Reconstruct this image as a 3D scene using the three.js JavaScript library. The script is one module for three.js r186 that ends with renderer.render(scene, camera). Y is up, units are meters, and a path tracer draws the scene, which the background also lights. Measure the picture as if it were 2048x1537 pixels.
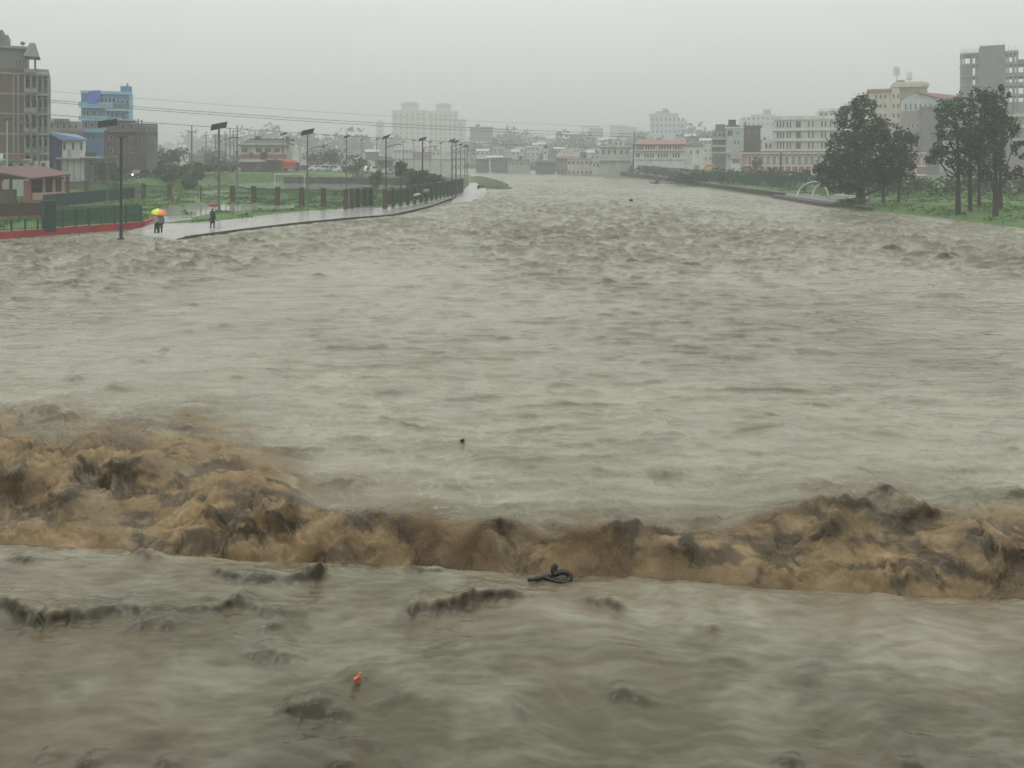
import * as THREE from 'three';
import { mergeGeometries } from 'three/addons/utils/BufferGeometryUtils.js';
import { ImprovedNoise } from 'three/addons/math/ImprovedNoise.js';
import { MarchingCubes } from 'three/addons/objects/MarchingCubes.js';

// ---------- camera: on the bridge, level, lens shifted down (upright verticals) ----------
const EYE = 6.4, FOCAL = 1547, HORIZON = 312;      // eye height in metres; focal length and horizon row in pixels of the 2048-wide photograph
const scene = new THREE.Scene();
const camera = new THREE.PerspectiveCamera(2 * Math.atan(768 / FOCAL) * 180 / Math.PI, 4 / 3, 0.1, 6000);
camera.position.set(0, EYE, 0);
camera.lookAt(0, EYE, -100);
camera.setViewOffset(1024, 768, 0, (768 - HORIZON) / 2, 1024, 768);
scene.add(camera);

// ---------- overcast sky, weak soft sun behind the cloud, rain haze ----------
const skyTexture = (() => {
  const W = 64, Hh = 32, data = new Float32Array(W * Hh * 4);
  for (let r = 0; r < Hh; r++) {
    const el = ((r + 0.5) / Hh - 0.5) * Math.PI, s = Math.max(0, Math.sin(el));
    const L = 0.625 * (1 + 2 * s);
    for (let c = 0; c < W; c++) data.set([L * 0.965, L * 1.0, L * 0.955, 1], (r * W + c) * 4);
  }
  const t = new THREE.DataTexture(data, W, Hh, THREE.RGBAFormat, THREE.FloatType);
  t.mapping = THREE.EquirectangularReflectionMapping; t.magFilter = THREE.LinearFilter; t.minFilter = THREE.LinearFilter; t.needsUpdate = true;
  return t;
})();
scene.background = skyTexture;
scene.environment = skyTexture;
const sun = new THREE.DirectionalLight(new THREE.Color(1, 0.97, 0.92), 0.5);
sun.position.set(-60, 160, -60); sun.target.position.set(0, 0, -60);
sun.castShadow = true; sun.shadow.radius = 60; sun.shadow.mapSize.set(2048, 2048);
Object.assign(sun.shadow.camera, { left: -160, right: 160, top: 160, bottom: -160, near: 1, far: 500 });
scene.add(sun, sun.target);
scene.fog = new THREE.FogExp2(new THREE.Color(0.96, 0.985, 0.965), 0.0016);
const renderer = new THREE.WebGLRenderer({ antialias: true });
renderer.toneMapping = THREE.LinearToneMapping;
renderer.toneMappingExposure = 1.0;
renderer.shadowMap.enabled = true;

// ---------- helpers ----------
let seed = 20240927;
const rnd = () => { seed |= 0; seed = seed + 0x6D2B79F5 | 0; let t = Math.imul(seed ^ seed >>> 15, 1 | seed); t = t + Math.imul(t ^ t >>> 7, 61 | t) ^ t; return ((t ^ t >>> 14) >>> 0) / 4294967296; };
const rr = (a, b) => a + (b - a) * rnd();
const clamp = THREE.MathUtils.clamp, lerp = THREE.MathUtils.lerp, sstep = (a, b, x) => { const t = clamp((x - a) / (b - a), 0, 1); return t * t * (3 - 2 * t); };
const V = (x, y, z) => new THREE.Vector3(x, y, z);
const perlin = new ImprovedNoise();
const noise = (x, y, z = 0) => perlin.noise(x + 211.37, y + 97.11, z + 33.7);
const fbm = (x, y, o = 4, z = 0) => { let s = 0, a = 1, f = 1; for (let i = 0; i < o; i++) { s += a * noise(x * f, y * f, z + i * 7.3); a *= 0.5; f *= 2.03; } return s; };
// a row and column of the photograph seen on a level plane, or at a known distance: the point of the place
const onG = (px, py, h = 0) => { const d = (EYE - h) * FOCAL / (py - HORIZON); return V((px - 1024) * d / FOCAL, h, -d); };
const at = (px, py, d) => V((px - 1024) * d / FOCAL, EYE - (py - HORIZON) * d / FOCAL, -d);

const used = new Map();
const numbered = (n) => { const k = used.get(n) ?? 0; used.set(n, k + 1); return k ? `${n}_${String(k).padStart(3, '0')}` : n; };
function shade(o) { o.traverse((m) => { if (m.isMesh) { m.castShadow = true; m.receiveShadow = true; } }); return o; }
function tag(o, label, category, group) { o.userData.label = label; o.userData.category = category; if (group) o.userData.group = group; return o; }
function thing(name, label, category, pos, turn = 0, group) {
  const o = new THREE.Group(); o.name = numbered(name); scene.add(o);
  o.position.copy(pos); o.rotation.y = turn;
  return tag(o, label, category, group);
}
function copyOf(root, name, label, pos, turn) {
  const c = root.clone(); c.name = numbered(name); c.userData = { ...root.userData, label }; scene.add(c);
  c.position.copy(pos); if (turn !== undefined) c.rotation.y = turn; return c;
}
// grime: a tileable cloudy multiplier for wall and roof colours
function cloudTexture(n, f, lo, hi, streak = 1, s0 = 0) {
  const d = new Uint8Array(n * n * 4), tau = Math.PI * 2;
  const per = (u, v, fr) => { // four-way blend makes it tile
    const g = (a, b) => noise(a * fr + s0, b * fr * streak + s0, s0);
    return g(u, v) * (1 - u) * (1 - v) + g(u - 1, v) * u * (1 - v) + g(u, v - 1) * (1 - u) * v + g(u - 1, v - 1) * u * v;
  };
  for (let j = 0; j < n; j++) for (let i = 0; i < n; i++) {
    const u = i / n, v = j / n; let s = 0, a = 0.55, fr = f;
    for (let o = 0; o < 5; o++) { s += a * per(u, v, fr); a *= 0.62; fr *= 2; }
    const k = clamp(lerp(lo, hi, 0.5 + 0.75 * s), 0, 1) * 255;
    d.set([k, k, k, 255], (j * n + i) * 4);
  }
  const t = new THREE.DataTexture(d, n, n, THREE.RGBAFormat, THREE.UnsignedByteType);
  t.wrapS = t.wrapT = THREE.RepeatWrapping; t.magFilter = THREE.LinearFilter; t.minFilter = THREE.LinearMipmapLinearFilter; t.generateMipmaps = true; t.needsUpdate = true;
  return t;
}
const grime = cloudTexture(256, 4, 0.55, 1.15, 0.35), rough = cloudTexture(256, 6, 0.5, 1.2, 1, 9);
const mats = new Map();
function mat(r, g, b, o = {}) {   // linear base colour
  const key = [r, g, b, JSON.stringify(o)].join();
  if (!mats.has(key)) {
    const { plain, ...rest } = o;
    const m = new THREE.MeshStandardMaterial({ roughness: 0.85, ...rest, map: plain ? null : grime });
    m.color.setRGB(r, g, b); mats.set(key, m);
  }
  return mats.get(key);
}
// collects shapes, projects uv in units of 6 m along the dominant axis, merges into ONE mesh
class MB {
  constructor() { this.g = []; }
  add(g) { g = g.index ? g.toNonIndexed() : g; for (const k of Object.keys(g.attributes)) if (k !== 'position' && k !== 'normal') g.deleteAttribute(k); if (!g.attributes.normal) g.computeVertexNormals(); this.g.push(g); return this; }
  box(x, y, z, w, h, d, ry = 0) { const g = new THREE.BoxGeometry(w, h, d); if (ry) g.rotateY(ry); g.translate(x, y, z); return this.add(g); }
  // box from corner to corner
  span(x0, x1, y0, y1, z0, z1) { return this.box((x0 + x1) / 2, (y0 + y1) / 2, (z0 + z1) / 2, Math.abs(x1 - x0), Math.abs(y1 - y0), Math.abs(z1 - z0)); }
  bar(a, b, r0, r1 = r0, seg = 8) {
    const dir = b.clone().sub(a), L = dir.length(), g = new THREE.CylinderGeometry(r1, r0, L, seg);
    g.translate(0, L / 2, 0); g.applyQuaternion(new THREE.Quaternion().setFromUnitVectors(V(0, 1, 0), dir.normalize())); g.translate(a.x, a.y, a.z); return this.add(g);
  }
  tube(pts, r, seg = 6, n = 24) { return this.add(new THREE.TubeGeometry(new THREE.CatmullRomCurve3(pts), n, r, seg)); }
  prism(poly, y0, y1) { // xz outline, standing between two heights
    const s = new THREE.Shape(poly.map(([x, z]) => new THREE.Vector2(x, -z))); const g = new THREE.ExtrudeGeometry(s, { depth: y1 - y0, bevelEnabled: false });
    g.rotateX(-Math.PI / 2); g.translate(0, y0, 0); return this.add(g);
  }
  profile(poly, z0, z1) { // xy outline extruded along z
    const s = new THREE.Shape(poly.map(([x, y]) => new THREE.Vector2(x, y))); const g = new THREE.ExtrudeGeometry(s, { depth: z1 - z0, bevelEnabled: false }); g.translate(0, 0, z0); return this.add(g);
  }
  quadMesh(verts, faces) { const p = []; for (const f of faces) for (let i = 1; i < f.length - 1; i++) for (const k of [f[0], f[i], f[i + 1]]) p.push(...verts[k]); const g = new THREE.BufferGeometry(); g.setAttribute('position', new THREE.Float32BufferAttribute(p, 3)); g.computeVertexNormals(); return this.add(g); }
  hip(x0, x1, z0, z1, y0, y1, inset, over = 0.4, thick = 0.15) { // hipped roof with eaves
    x0 -= over; x1 += over; z0 -= over; z1 += over; const zc = (z0 + z1) / 2, v = [[x0, y0, z0], [x1, y0, z0], [x1, y0, z1], [x0, y0, z1], [x0 + inset, y1, zc], [x1 - inset, y1, zc], [x0, y0 - thick, z0], [x1, y0 - thick, z0], [x1, y0 - thick, z1], [x0, y0 - thick, z1]];
    return this.quadMesh(v, [[3, 2, 5, 4], [1, 0, 4, 5], [0, 3, 4], [2, 1, 5], [6, 7, 8, 9], [9, 8, 2, 3], [8, 7, 1, 2], [7, 6, 0, 1], [6, 9, 3, 0]]);
  }
  geo() {
    const g = mergeGeometries(this.g), p = g.attributes.position, n = g.attributes.normal, uv = new Float32Array(p.count * 2);
    for (let i = 0; i < p.count; i++) {
      const ax = Math.abs(n.getX(i)), ay = Math.abs(n.getY(i)), az = Math.abs(n.getZ(i)), x = p.getX(i), y = p.getY(i), z = p.getZ(i);
      uv[2 * i] = (ax > ay && ax > az ? z : x) / 6; uv[2 * i + 1] = (ay >= ax && ay >= az ? z : y) / 6;
    }
    g.setAttribute('uv', new THREE.BufferAttribute(uv, 2)); return g;
  }
  build(name, material, parent, label) { const m = new THREE.Mesh(this.geo(), material); if (parent) { m.name = name; parent.add(m); } else { m.name = numbered(name); scene.add(m); } if (label) m.userData.label = label; return shade(m); }
}

// ---------- the banks ----------
const P2 = (px, py, h = 0) => { const v = onG(px, py, h); return [v.x, v.z]; };
// water's edge on the left, from behind the viewer to the far bend
const leftEdge = [[-75, 40], [-62, -20], [-48, -50], P2(-10, 478), P2(285, 456), P2(330, 476), P2(370, 473), P2(480, 459), P2(600, 445.5), P2(700, 436.5), P2(790, 429), P2(862, 412), P2(905, 396), P2(927, 379), P2(938, 368), P2(952, 360), P2(940, 351), [-26, -300], [-60, -335], [-130, -362], [-400, -395]];
const rightEdge = [[70, 40], [60, -20], P2(2120, 463), P2(2048, 456), P2(1880, 436), P2(1745, 421), P2(1690, 419), P2(1560, 397), P2(1530, 392), P2(1480, 385), P2(1400, 373), P2(1300, 359), P2(1200, 349), P2(1100, 342), P2(1010, 338.2), [-28, -410], [-80, -432], [-170, -455], [-420, -490]];
const spit = [P2(958, 377.5), P2(995, 378.5), P2(1026, 378.5), P2(1021, 370), P2(1003, 362), P2(985, 357.5), P2(962, 354.5), P2(940, 354), P2(946, 360)];
function segD(x, z, a, b) { const dx = b[0] - a[0], dz = b[1] - a[1], t = clamp(((x - a[0]) * dx + (z - a[1]) * dz) / (dx * dx + dz * dz), 0, 1); return Math.hypot(x - a[0] - t * dx, z - a[1] - t * dz); }
function edgeX(line, z) { for (let i = 0; i < line.length - 1; i++) { const a = line[i], b = line[i + 1]; if ((a[1] - z) * (b[1] - z) <= 0 && a[1] !== b[1]) return lerp(a[0], b[0], (z - a[1]) / (b[1] - a[1])); } return line[z > line[0][1] ? 0 : line.length - 1][0]; }
function polyIn(x, z, p) { let c = false; for (let i = 0, j = p.length - 1; i < p.length; j = i++) if ((p[i][1] > z) !== (p[j][1] > z) && x < (p[j][0] - p[i][0]) * (z - p[i][1]) / (p[j][1] - p[i][1]) + p[i][0]) c = !c; return c; }
const ring = [...leftEdge, ...[...rightEdge].reverse()];
function bankD(x, z) { // metres to the water's edge, positive on land; and which side
  let dl = 1e9, dr = 1e9; for (let i = 0; i < leftEdge.length - 1; i++) dl = Math.min(dl, segD(x, z, leftEdge[i], leftEdge[i + 1])); for (let i = 0; i < rightEdge.length - 1; i++) dr = Math.min(dr, segD(x, z, rightEdge[i], rightEdge[i + 1]));
  const inside = polyIn(x, z, ring); return [inside ? -Math.min(dl, dr) : Math.min(dl, dr), dl < dr];
}
const floods = [   // pools on the field: [outline, level, how far grass breaks through]
  [[[286, 446], [300, 428], [330, 413], [380, 405], [440, 407], [520, 410], [610, 409], [590, 417], [500, 420], [430, 427], [400, 436], [340, 444]].map(([a, b]) => P2(a, b, 0.3)), 0.30, 0.05],
  [[[428, 374], [478, 367], [560, 363], [640, 364], [720, 366], [782, 369], [780, 375], [700, 379], [600, 378], [500, 376]].map(([a, b]) => P2(a, b, 0.4)), 0.4, 0.012],
  [[[375, 386], [430, 380], [480, 378], [505, 380], [450, 385], [410, 388]].map(([a, b]) => P2(a, b, 0.4)), 0.38, 0.02]];
const paveIn = [P2(285, 455, 0.2), P2(300, 446, 0.2), P2(360, 447, 0.2), P2(440, 441, 0.2), P2(520, 431, 0.2), P2(600, 423, 0.2), P2(690, 416.5, 0.2), P2(770, 415.5, 0.2), P2(850, 404, 0.2), P2(905, 389, 0.2), P2(925, 380, 0.2)], paveOut = [P2(240, 463, 0.2), P2(330, 475, 0.2), P2(372, 472, 0.2), P2(480, 458, 0.2), P2(600, 444, 0.2), P2(700, 435, 0.2), P2(790, 428, 0.2), P2(860, 412, 0.2), P2(905, 396, 0.2), P2(927, 383, 0.2)];
const pave = [...paveIn, ...[...paveOut].reverse()];
function landH(x, z) {
  const [s, left] = bankD(x, z), d = -z;
  let h;
  if (left) {
    h = clamp(-0.12 + s * 0.25, -1.6, 0.18);                            // pavement level, then the field
    if (s > 0) {
      h = 0.18 + 0.16 * sstep(2.5, 9, s);
      h += (0.075 * fbm(x * 0.22, z * 0.13, 3) + 0.05 * fbm(x * 0.8, z * 0.5, 2, 5)) * sstep(3, 7, s);
      const d0 = lerp(112, lerp(142, 172, sstep(-52, -38, x)), sstep(-66, -56, x)), rim = lerp(2.2, 1.75, sstep(-52, -38, x));
      h += rim * sstep(d0, d0 + 24, d) * sstep(6, 30, s);
      for (const [pl, lv, gr] of floods) if (polyIn(x, z, pl)) { let m = 1e9; for (let i = 0; i < pl.length; i++) m = Math.min(m, segD(x, z, pl[i], pl[(i + 1) % pl.length])); h = lerp(h, lv - 0.025 + gr * 1.6 * noise(x * 0.55, z * 0.33, 17), sstep(0, 1.2, m)); }
      h += 0.7 * sstep(196, 420, d) * sstep(10, 60, s);
    }
  } else {
    h = s < 0 ? clamp(0.1 + s * 0.4, -1.6, 0.1) : 0.1 + 0.55 * sstep(0, 8, s) + 0.5 * sstep(8, 60, s) + 0.1 * fbm(x * 0.2, z * 0.2, 3) * sstep(1, 5, s) + 1.2 * sstep(180, 420, d) * sstep(6, 50, s);
  }
  if (polyIn(x, z, pave)) { let m = 1e9; for (let i = 0; i < paveIn.length - 1; i++) m = Math.min(m, segD(x, z, paveIn[i], paveIn[i + 1])); h = Math.min(h, lerp(0.19, -0.2, sstep(0, 0.9, m))); }
  if (polyIn(x, z, spit)) { let m = 1e9; for (let i = 0; i < spit.length; i++) m = Math.min(m, segD(x, z, spit[i], spit[(i + 1) % spit.length])); h = Math.max(h, 0.06 + 0.65 * sstep(0, 3.2, m) + 0.12 * noise(x * 0.5, z * 0.4)); }
  return h;
}
// vertex grid over a rectangle of land
function landGrid(xs, zs, colour, up = 0) {
  const nx = xs.length, nz = zs.length, pos = new Float32Array(nx * nz * 3), col = new Float32Array(nx * nz * 3), uv = new Float32Array(nx * nz * 2), idx = [];
  for (let j = 0; j < nz; j++) for (let i = 0; i < nx; i++) {
    const k = j * nx + i, x = xs[i], z = zs[j], h = landH(x, z) + up; pos.set([x, h, z], 3 * k); uv.set([x / 4, z / 4], 2 * k); col.set(colour(x, z, h), 3 * k);
    if (i < nx - 1 && j < nz - 1) idx.push(k, k + nx, k + 1, k + 1, k + nx, k + nx + 1);
  }
  const g = new THREE.BufferGeometry(); g.setAttribute('position', new THREE.BufferAttribute(pos, 3)); g.setAttribute('uv', new THREE.BufferAttribute(uv, 2)); g.setAttribute('color', new THREE.BufferAttribute(col, 3)); g.setIndex(idx); g.computeVertexNormals(); return g;
}
const axis = (...spans) => { const o = []; for (const [a, b, st] of spans) { const n = Math.max(1, Math.round(Math.abs(b - a) / st)); for (let i = 0; i < n; i++) o.push(a + (b - a) * i / n); } o.push(spans.at(-1)[1]); return o; };
const landColour = (x, z, h) => {
  const n = fbm(x * 0.07, z * 0.05, 3), m = noise(x * 0.6, z * 0.3, 3), far = sstep(175, 230, -z) * 0.6;
  const g = [0.082 + 0.03 * n + 0.02 * m, 0.15 + 0.035 * n + 0.02 * m, 0.04 + 0.012 * n], e = [0.13, 0.11, 0.08], t = clamp(sstep(0.25, 0.6, n + 0.35 * m) * 0.3 + far, 0, 1);
  if (polyIn(x, z, spit)) return [0.05 + 0.02 * m, 0.075 + 0.02 * m, 0.035];
  return [0, 1, 2].map((i) => lerp(g[i], e[i], t));
};
{
  const g = landGrid(axis([-2600, -700, 300], [-700, -120, 20], [-120, -75, 3], [-75, 12, 0.75], [12, 30, 1.5], [30, 75, 0.75], [75, 150, 5], [150, 700, 25], [700, 2600, 300]), axis([60, -40, 10], [-40, -58, 2], [-58, -130, 0.75], [-130, -215, 1.2], [-215, -450, 5], [-450, -900, 30], [-900, -4000, 500]), landColour);
  const m = new THREE.Mesh(g, new THREE.MeshStandardMaterial({ vertexColors: true, roughness: 0.95, map: rough })); m.name = 'ground'; m.userData.kind = 'structure'; scene.add(shade(m));
}
// ---------- the flooded river ----------
const lipD = (x) => 11.32 - 0.1 * x + 0.16 * noise(x * 0.45, 3.1) + 0.07 * noise(x * 1.9, 7.7) + 0.03 * noise(x * 5.3, 8.8);   // the weir's lip: how far out it lies
const rollerW = (x) => 1.55 + 4.2 * sstep(-2.6, -7.5, x) + 1.5 * sstep(2.2, 5, x) + 0.6 * noise(x * 0.35, 9.2);
// single waves on the smooth sheet above the weir: [column, row, width in px, height m, slant, sharp]
const sheetWaves = [
  
   [635, 1148, 46, 0.13, 0.3, 1], [850, 1136, 90, 0.09, 0.08, 1], [300, 1105, 60, 0.11, 0.5, 0.9], [65, 1115, 90, 0.06, 0, 1],
  [320, 1250, 130, 0.07, -0.06, 0.8], [545, 1250, 40, 0.08, -0.6, 1], [1200, 1208, 90, 0.08, 0.12, 1], [1245, 1220, 40, 0.05, 0.2, 1], [1408, 1253, 50, 0.06, 0.2, 0.9], [1330, 1205, 80, 0.03, 0, 0.8],
  [550, 1308, 110, 0.07, -0.06, 0.8], [610, 1412, 110, 0.10, -0.25, 0.9], [665, 1424, 90, 0.09, 0.2, 0.9], [1265, 1392, 110, 0.07, 0.25, 0.9], [800, 1395, 110, 0.05, -0.3, 0.6], [720, 1352, 70, 0.05, 0, 0.7], [1010, 1412, 120, 0.05, 0.3, 0.7],
  [1595, 1352, 90, 0.05, -0.2, 0.5], [1620, 1330, 60, 0.04, 0, 0.6], [200, 1527, 80, 0.05, -0.2, 1], [110, 1512, 60, 0.04, 0, 1], [345, 1532, 70, 0.04, 0.2, 1], [690, 1525, 70, 0.07, 0.3, 1], [790, 1533, 70, 0.05, 0, 1],
  [1570, 1522, 60, 0.05, -0.1, 1], [1600, 1450, 60, 0.03, 0.1, 0.8], [1810, 1532, 70, 0.04, 0.1, 1], [420, 1200, 30, 0.05, 0, 1], [700, 1480, 160, 0.03, 0, 0.6], [380, 1465, 200, 0.025, 0.1, 0.5], [1330, 1320, 70, 0.03, 0.1, 0.8], [1440, 1545, 90, 0.04, 0.1, 0.8]].map(([px, py, w, h, sl, sh]) => [[px - w * (w < 60 ? 1.0 : 0.7), py - sl * w * 0.3 + 2, 0], [px - w * 0.2, py - sl * w * 0.12, h * (w < 60 ? 0.6 : 0.9)], [px + w * 0.15, py + sl * w * 0.1, h * (w < 60 ? 0.7 : 1.0)], [px + w * (w < 60 ? 1.0 : 0.7), py + sl * w * 0.3 + 2, 0]].concat([[sh]])).concat([
  [[-60, 1196, 0.12], [40, 1212, 0.13], [95, 1240, 0.16], [150, 1235, 0.15], [235, 1222, 0.09], [330, 1222, 0.05], [430, 1217, 0.05], [480, 1204, 0.13], [510, 1212, 0.05], [560, 1222, 0.06], [610, 1222, 0.05], [690, 1208, 0], [1]],
  [[790, 1224, 0], [830, 1219, 0.1], [900, 1212, 0.12], [950, 1200, 0.17], [1010, 1190, 0.12], [1060, 1192, 0.03], [1150, 1194, 0], [1]], [[410, 1136, 0], [450, 1140, 0.07], [500, 1158, 0.10], [570, 1158, 0.07], [640, 1152, 0.10], [662, 1142, 0], [1]]]).map((l) => {
  const sh = l.at(-1)[0], p = l.slice(0, -1).map(([px, py, h]) => { const q = onG(px, py, 0.33); return [q.x, q.z + 0.04, h * 1.12]; }); return { p, sh, a: p[0][0], b: p.at(-1)[0], z0: Math.min(...p.map((q) => q[1])) - 1.6, z1: Math.max(...p.map((q) => q[1])) + 1 };
});
// standing humps in the rougher water below
const humps = [[250, 965, 190, 0.30], [40, 985, 130, 0.34], [90, 850, 160, 0.16], [600, 900, 130, 0.12], [690, 965, 110, 0.2], [280, 843, 60, 0.12], [370, 865, 90, 0.12], [520, 1010, 120, 0.18], [130, 1020, 90, 0.22], [1700, 1060, 240, 0.42], [1640, 1095, 150, 0.3], [1830, 1065, 110, 0.3], [1760, 1018, 110, 0.26], [1230, 1095, 200, 0.36], [1350, 1120, 110, 0.25], [1000, 1080, 150, 0.24], [760, 1065, 150, 0.24], [430, 1055, 80, 0.22], [560, 1075, 130, 0.22], [1105, 1048, 70, 0.12], [1400, 1038, 130, 0.16], [1540, 1060, 110, 0.16], [1950, 1130, 190, 0.34], [2040, 990, 90, 0.16], [2020, 895, 60, 0.1], [1330, 945, 80, 0.12], [1640, 970, 110, 0.1], [1780, 970, 120, 0.1], [925, 882, 20, 0.08],
  [330, 698, 36, 0.14], [285, 724, 60, 0.12], [475, 752, 46, 0.09], [155, 755, 60, 0.1], [20, 740, 40, 0.12], [385, 797, 50, 0.08], [235, 773, 70, 0.1], [630, 768, 60, 0.07], [635, 550, 36, 0.24], [670, 590, 60, 0.14], [385, 607, 40, 0.14], [440, 650, 80, 0.1], [820, 572, 60, 0.14], [1215, 560, 70, 0.2], [1320, 640, 80, 0.12], [1660, 640, 200, 0.14], [1720, 660, 130, 0.1], [60, 545, 60, 0.1], [1890, 515, 50, 0.18], [1880, 590, 110, 0.14], [1660, 605, 80, 0.1]].map(([px, py, w, h]) => { const p = onG(px, py, 0.1), s = -p.z / FOCAL; return { x: p.x, z: p.z, w: w * s * 0.5, h }; });
const billow = (x, z, y) => Math.abs(noise(x, z, y));
const riverMuds = { silt: [0.092, 0.082, 0.046], airy: [0.240, 0.229, 0.172], brown: [0.130, 0.094, 0.052], froth: [0.215, 0.146, 0.073], foam: [0.38, 0.36, 0.29], clearAndShade: [0.036, 0.027, 0.015] };  // last tone: dark clear water, also used as painted shade on waves
function riverAt(x, z) {   // [dx, y, dz, brown 0..1, foam 0..1]
  const d = -z, u = d - lipD(x), W = rollerW(x);
  let y, dx = 0, dz = 0, brown = 0, foam = 0, clearAndShade = 0, airy = 0;
  if (u < 0) {                                                        // the fast smooth sheet above the weir
    y = 0.35 + 0.045 * fbm(x * 0.35, z * 0.5, 2, 1) + 0.022 * fbm(x * 1.1 + 0.4 * noise(x, z), z * 2.2, 3, 4) + (0.012 * fbm(x * 3.0, z * 7.5, 3, 8) + 0.005 * noise(x * 9, z * 21, 10)) * clamp(1.0 + 1.4 * noise(x * 0.6, z * 0.7, 9), 0.3, 1.9);
    let lift = 0;
    for (const w of sheetWaves) {
      if (x <= w.a || x >= w.b || z < w.z0 || z > w.z1) continue;
      let i = 0; while (x > w.p[i + 1][0]) i++; const P = w.p[i], Q = w.p[i + 1], k = (x - P[0]) / (Q[0] - P[0]), kk = k * k * (3 - 2 * k);
      const ez = z - lerp(P[1], Q[1], k) - 0.07 * noise(x * 3.1, P[1]) - 0.03 * noise(x * 9, P[1]);   // + is towards the viewer
      if (ez > 0.9 || ez < -1.6) continue;
      const a = lerp(P[2], Q[2], kk) * clamp(0.9 + 0.5 * noise(x * 2.4, P[1] * 3, 5) + 0.3 * noise(x * 8, P[1] * 3, 5), 0.1, 1.6), soft = 1 - w.sh, reach = a * (1.0 + 0.8 * noise(x * 7, P[1], 31) + 0.5 * noise(x * 19, P[1], 33)) + 0.02 + 0.1 * soft;
      const aB = lerp(P[2], Q[2], kk) * (0.9 + 0.3 * noise(x * 1.6, P[1] * 3, 5)), prof = ez > 0 ? Math.exp(-ez * ez / (0.006 + 0.35 * reach * reach + 0.03 * soft)) : Math.exp(-ez * ez / (0.03 + 0.7 * aB)), ah = lerp(a, aB, sstep(0.02, -0.14, ez));
      y += ah * prof * (1 + 0.2 * noise(x * 9, z * 9, 2)); dz += a * 0.45 * prof * w.sh; lift += a * prof;
      if (ez > -0.08) { const m = sstep(-0.05, 0.03, ez) * (1 - sstep(reach * 0.8, reach * 1.5 + 0.05, ez)) * clamp(a * 13, 0, 1) * w.sh; clearAndShade += 0.8 * m * clamp(0.72 + 0.6 * noise(x * 11, z * 8, 16 + y * 8) + 0.5 * noise(x * 5, z * 5, 17), 0, 1); foam += 0.35 * m * sstep(0.2, 0.6, noise(x * 13, z * 9, 18 + y * 9)); clearAndShade += 0.25 * clamp(a * 6, 0, 1) * Math.exp(-Math.pow((ez - reach - 0.12) / 0.25, 2)); }  // viewer-facing front and water at its foot darkened: shade painted in
      foam += clamp(a * 2, 0, 0.3) * w.sh * Math.exp(-Math.pow((ez + 0.05) / 0.05, 2)) * clamp(0.3 + noise(x * 17, z * 17, 19), 0, 1);
      brown += 0.4 * clamp(a * 5, 0, 1) * Math.exp(-Math.pow((ez - 0.35) / 0.4, 2));
    }
    const near = sstep(-0.35, 0, u); y -= 0.06 * near * near - 0.06 * near * noise(x * 1.7, 5.5, 3) - 0.03 * near * noise(x * 5.1, z * 3, 4); brown += 0.8 * sstep(-0.5, 0, u + 0.5 * noise(x * 1.4, z * 1.4, 26)) * clamp(0.3 + noise(x * 0.8, 2.2, 27), 0, 1);
    const sx = x + 0.5 * fbm(x * 0.5, z * 0.6, 2, 141), sz = z + 0.35 * fbm(x * 0.6, z * 0.7, 2, 143);
    brown += 0.12 + 0.75 * fbm(sx * 0.3, sz * 0.42, 4, 11) + 0.34 * fbm(sx * 2.0, sz * 5.5, 3, 12) + 0.2 * noise(sx * 6, sz * 15, 14);
    { const r = sstep(0.1, 0.75, noise(sx * 0.9, sz * 2.1, 151)) * clamp(0.3 + noise(x * 0.5, z * 0.6, 153) * 1.6, 0, 1); y += 0.045 * r; dz += 0.05 * r; clearAndShade += 0.22 * r * clamp(0.4 + noise(sx * 5, sz * 6, 155), 0, 1); }  // dark on the ripple crests is painted shade
    clearAndShade += 0.30 * sstep(-1.2, -4.2, u) + clamp(0.34 * fbm(sx * 0.45, sz * 0.75, 3, 13) + 0.2 * noise(sx * 2.2, sz * 7, 15), 0, 0.45);  // colour also darkens towards the viewer, plus random dark patches
    airy = clamp(0.25 + 0.75 * fbm(sx * 0.4, sz * 0.5, 4, 17) + 0.42 * fbm(sx * 2.0, sz * 7, 3, 18) + 0.35 * sstep(-2.2, -0.2, u), 0, 1);
    foam += 0.12 * Math.pow(clamp(1 - Math.abs(fbm(sx * 1.3, sz * 1.7, 3, 19)) * 3, 0, 1), 2) * clamp(0.2 + 1.4 * noise(x * 0.45, z * 0.5, 20), 0, 1) + 0.10 * near;
  } else {
    const fall = sstep(0, 0.22, u), lip = 0.31;
    const rise = sstep(0.15, 1.0, u) * (1 - sstep(0.55 * W, 1.35 * W, u));
    let amp = 0.5 * lerp(0.8, 1, sstep(1.6, 3, W)) * sstep(0.12, 0.8, u) * (1 - 0.62 * sstep(0.45 * W, 1.15 * W, u)) * (1 - 0.62 * sstep(W, W + 6, u)) + 0.0;
    amp *= 0.75 + 0.8 * fbm(x * 0.3, z * 0.3, 2, 21);
    const wx = x + 0.22 * noise(x * 1.1, z * 1.1, 31), wz = z + 0.22 * noise(x * 1.1, z * 1.1, 37);
    const rough0 = 1 - sstep(W, W + 9, u);
    const gate = sstep(0.1, 0.35, u);
    let b = 0;
    if (rough0 > 0.001) {
      b = 0.5 * (0.5 + noise(wx * 0.8, wz * 0.95, 1)) + 0.42 * (0.4 + noise(wx * 1.9, wz * 2.2, 2)) + 0.30 * billow(wx * 3.9, wz * 4.6, 3) + 0.14 * billow(wx * 8.3, wz * 9.6, 4) + 0.06 * noise(wx * 17, wz * 19, 5) + 0.04 * noise(wx * 31, wz * 31, 6) - 0.3;
    }
    y = lerp(lip, -0.28, fall) + 0.36 * rise + 0.28 * sstep(0.4, W, u) + amp * b * 1.2 * rough0 * gate;
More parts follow.
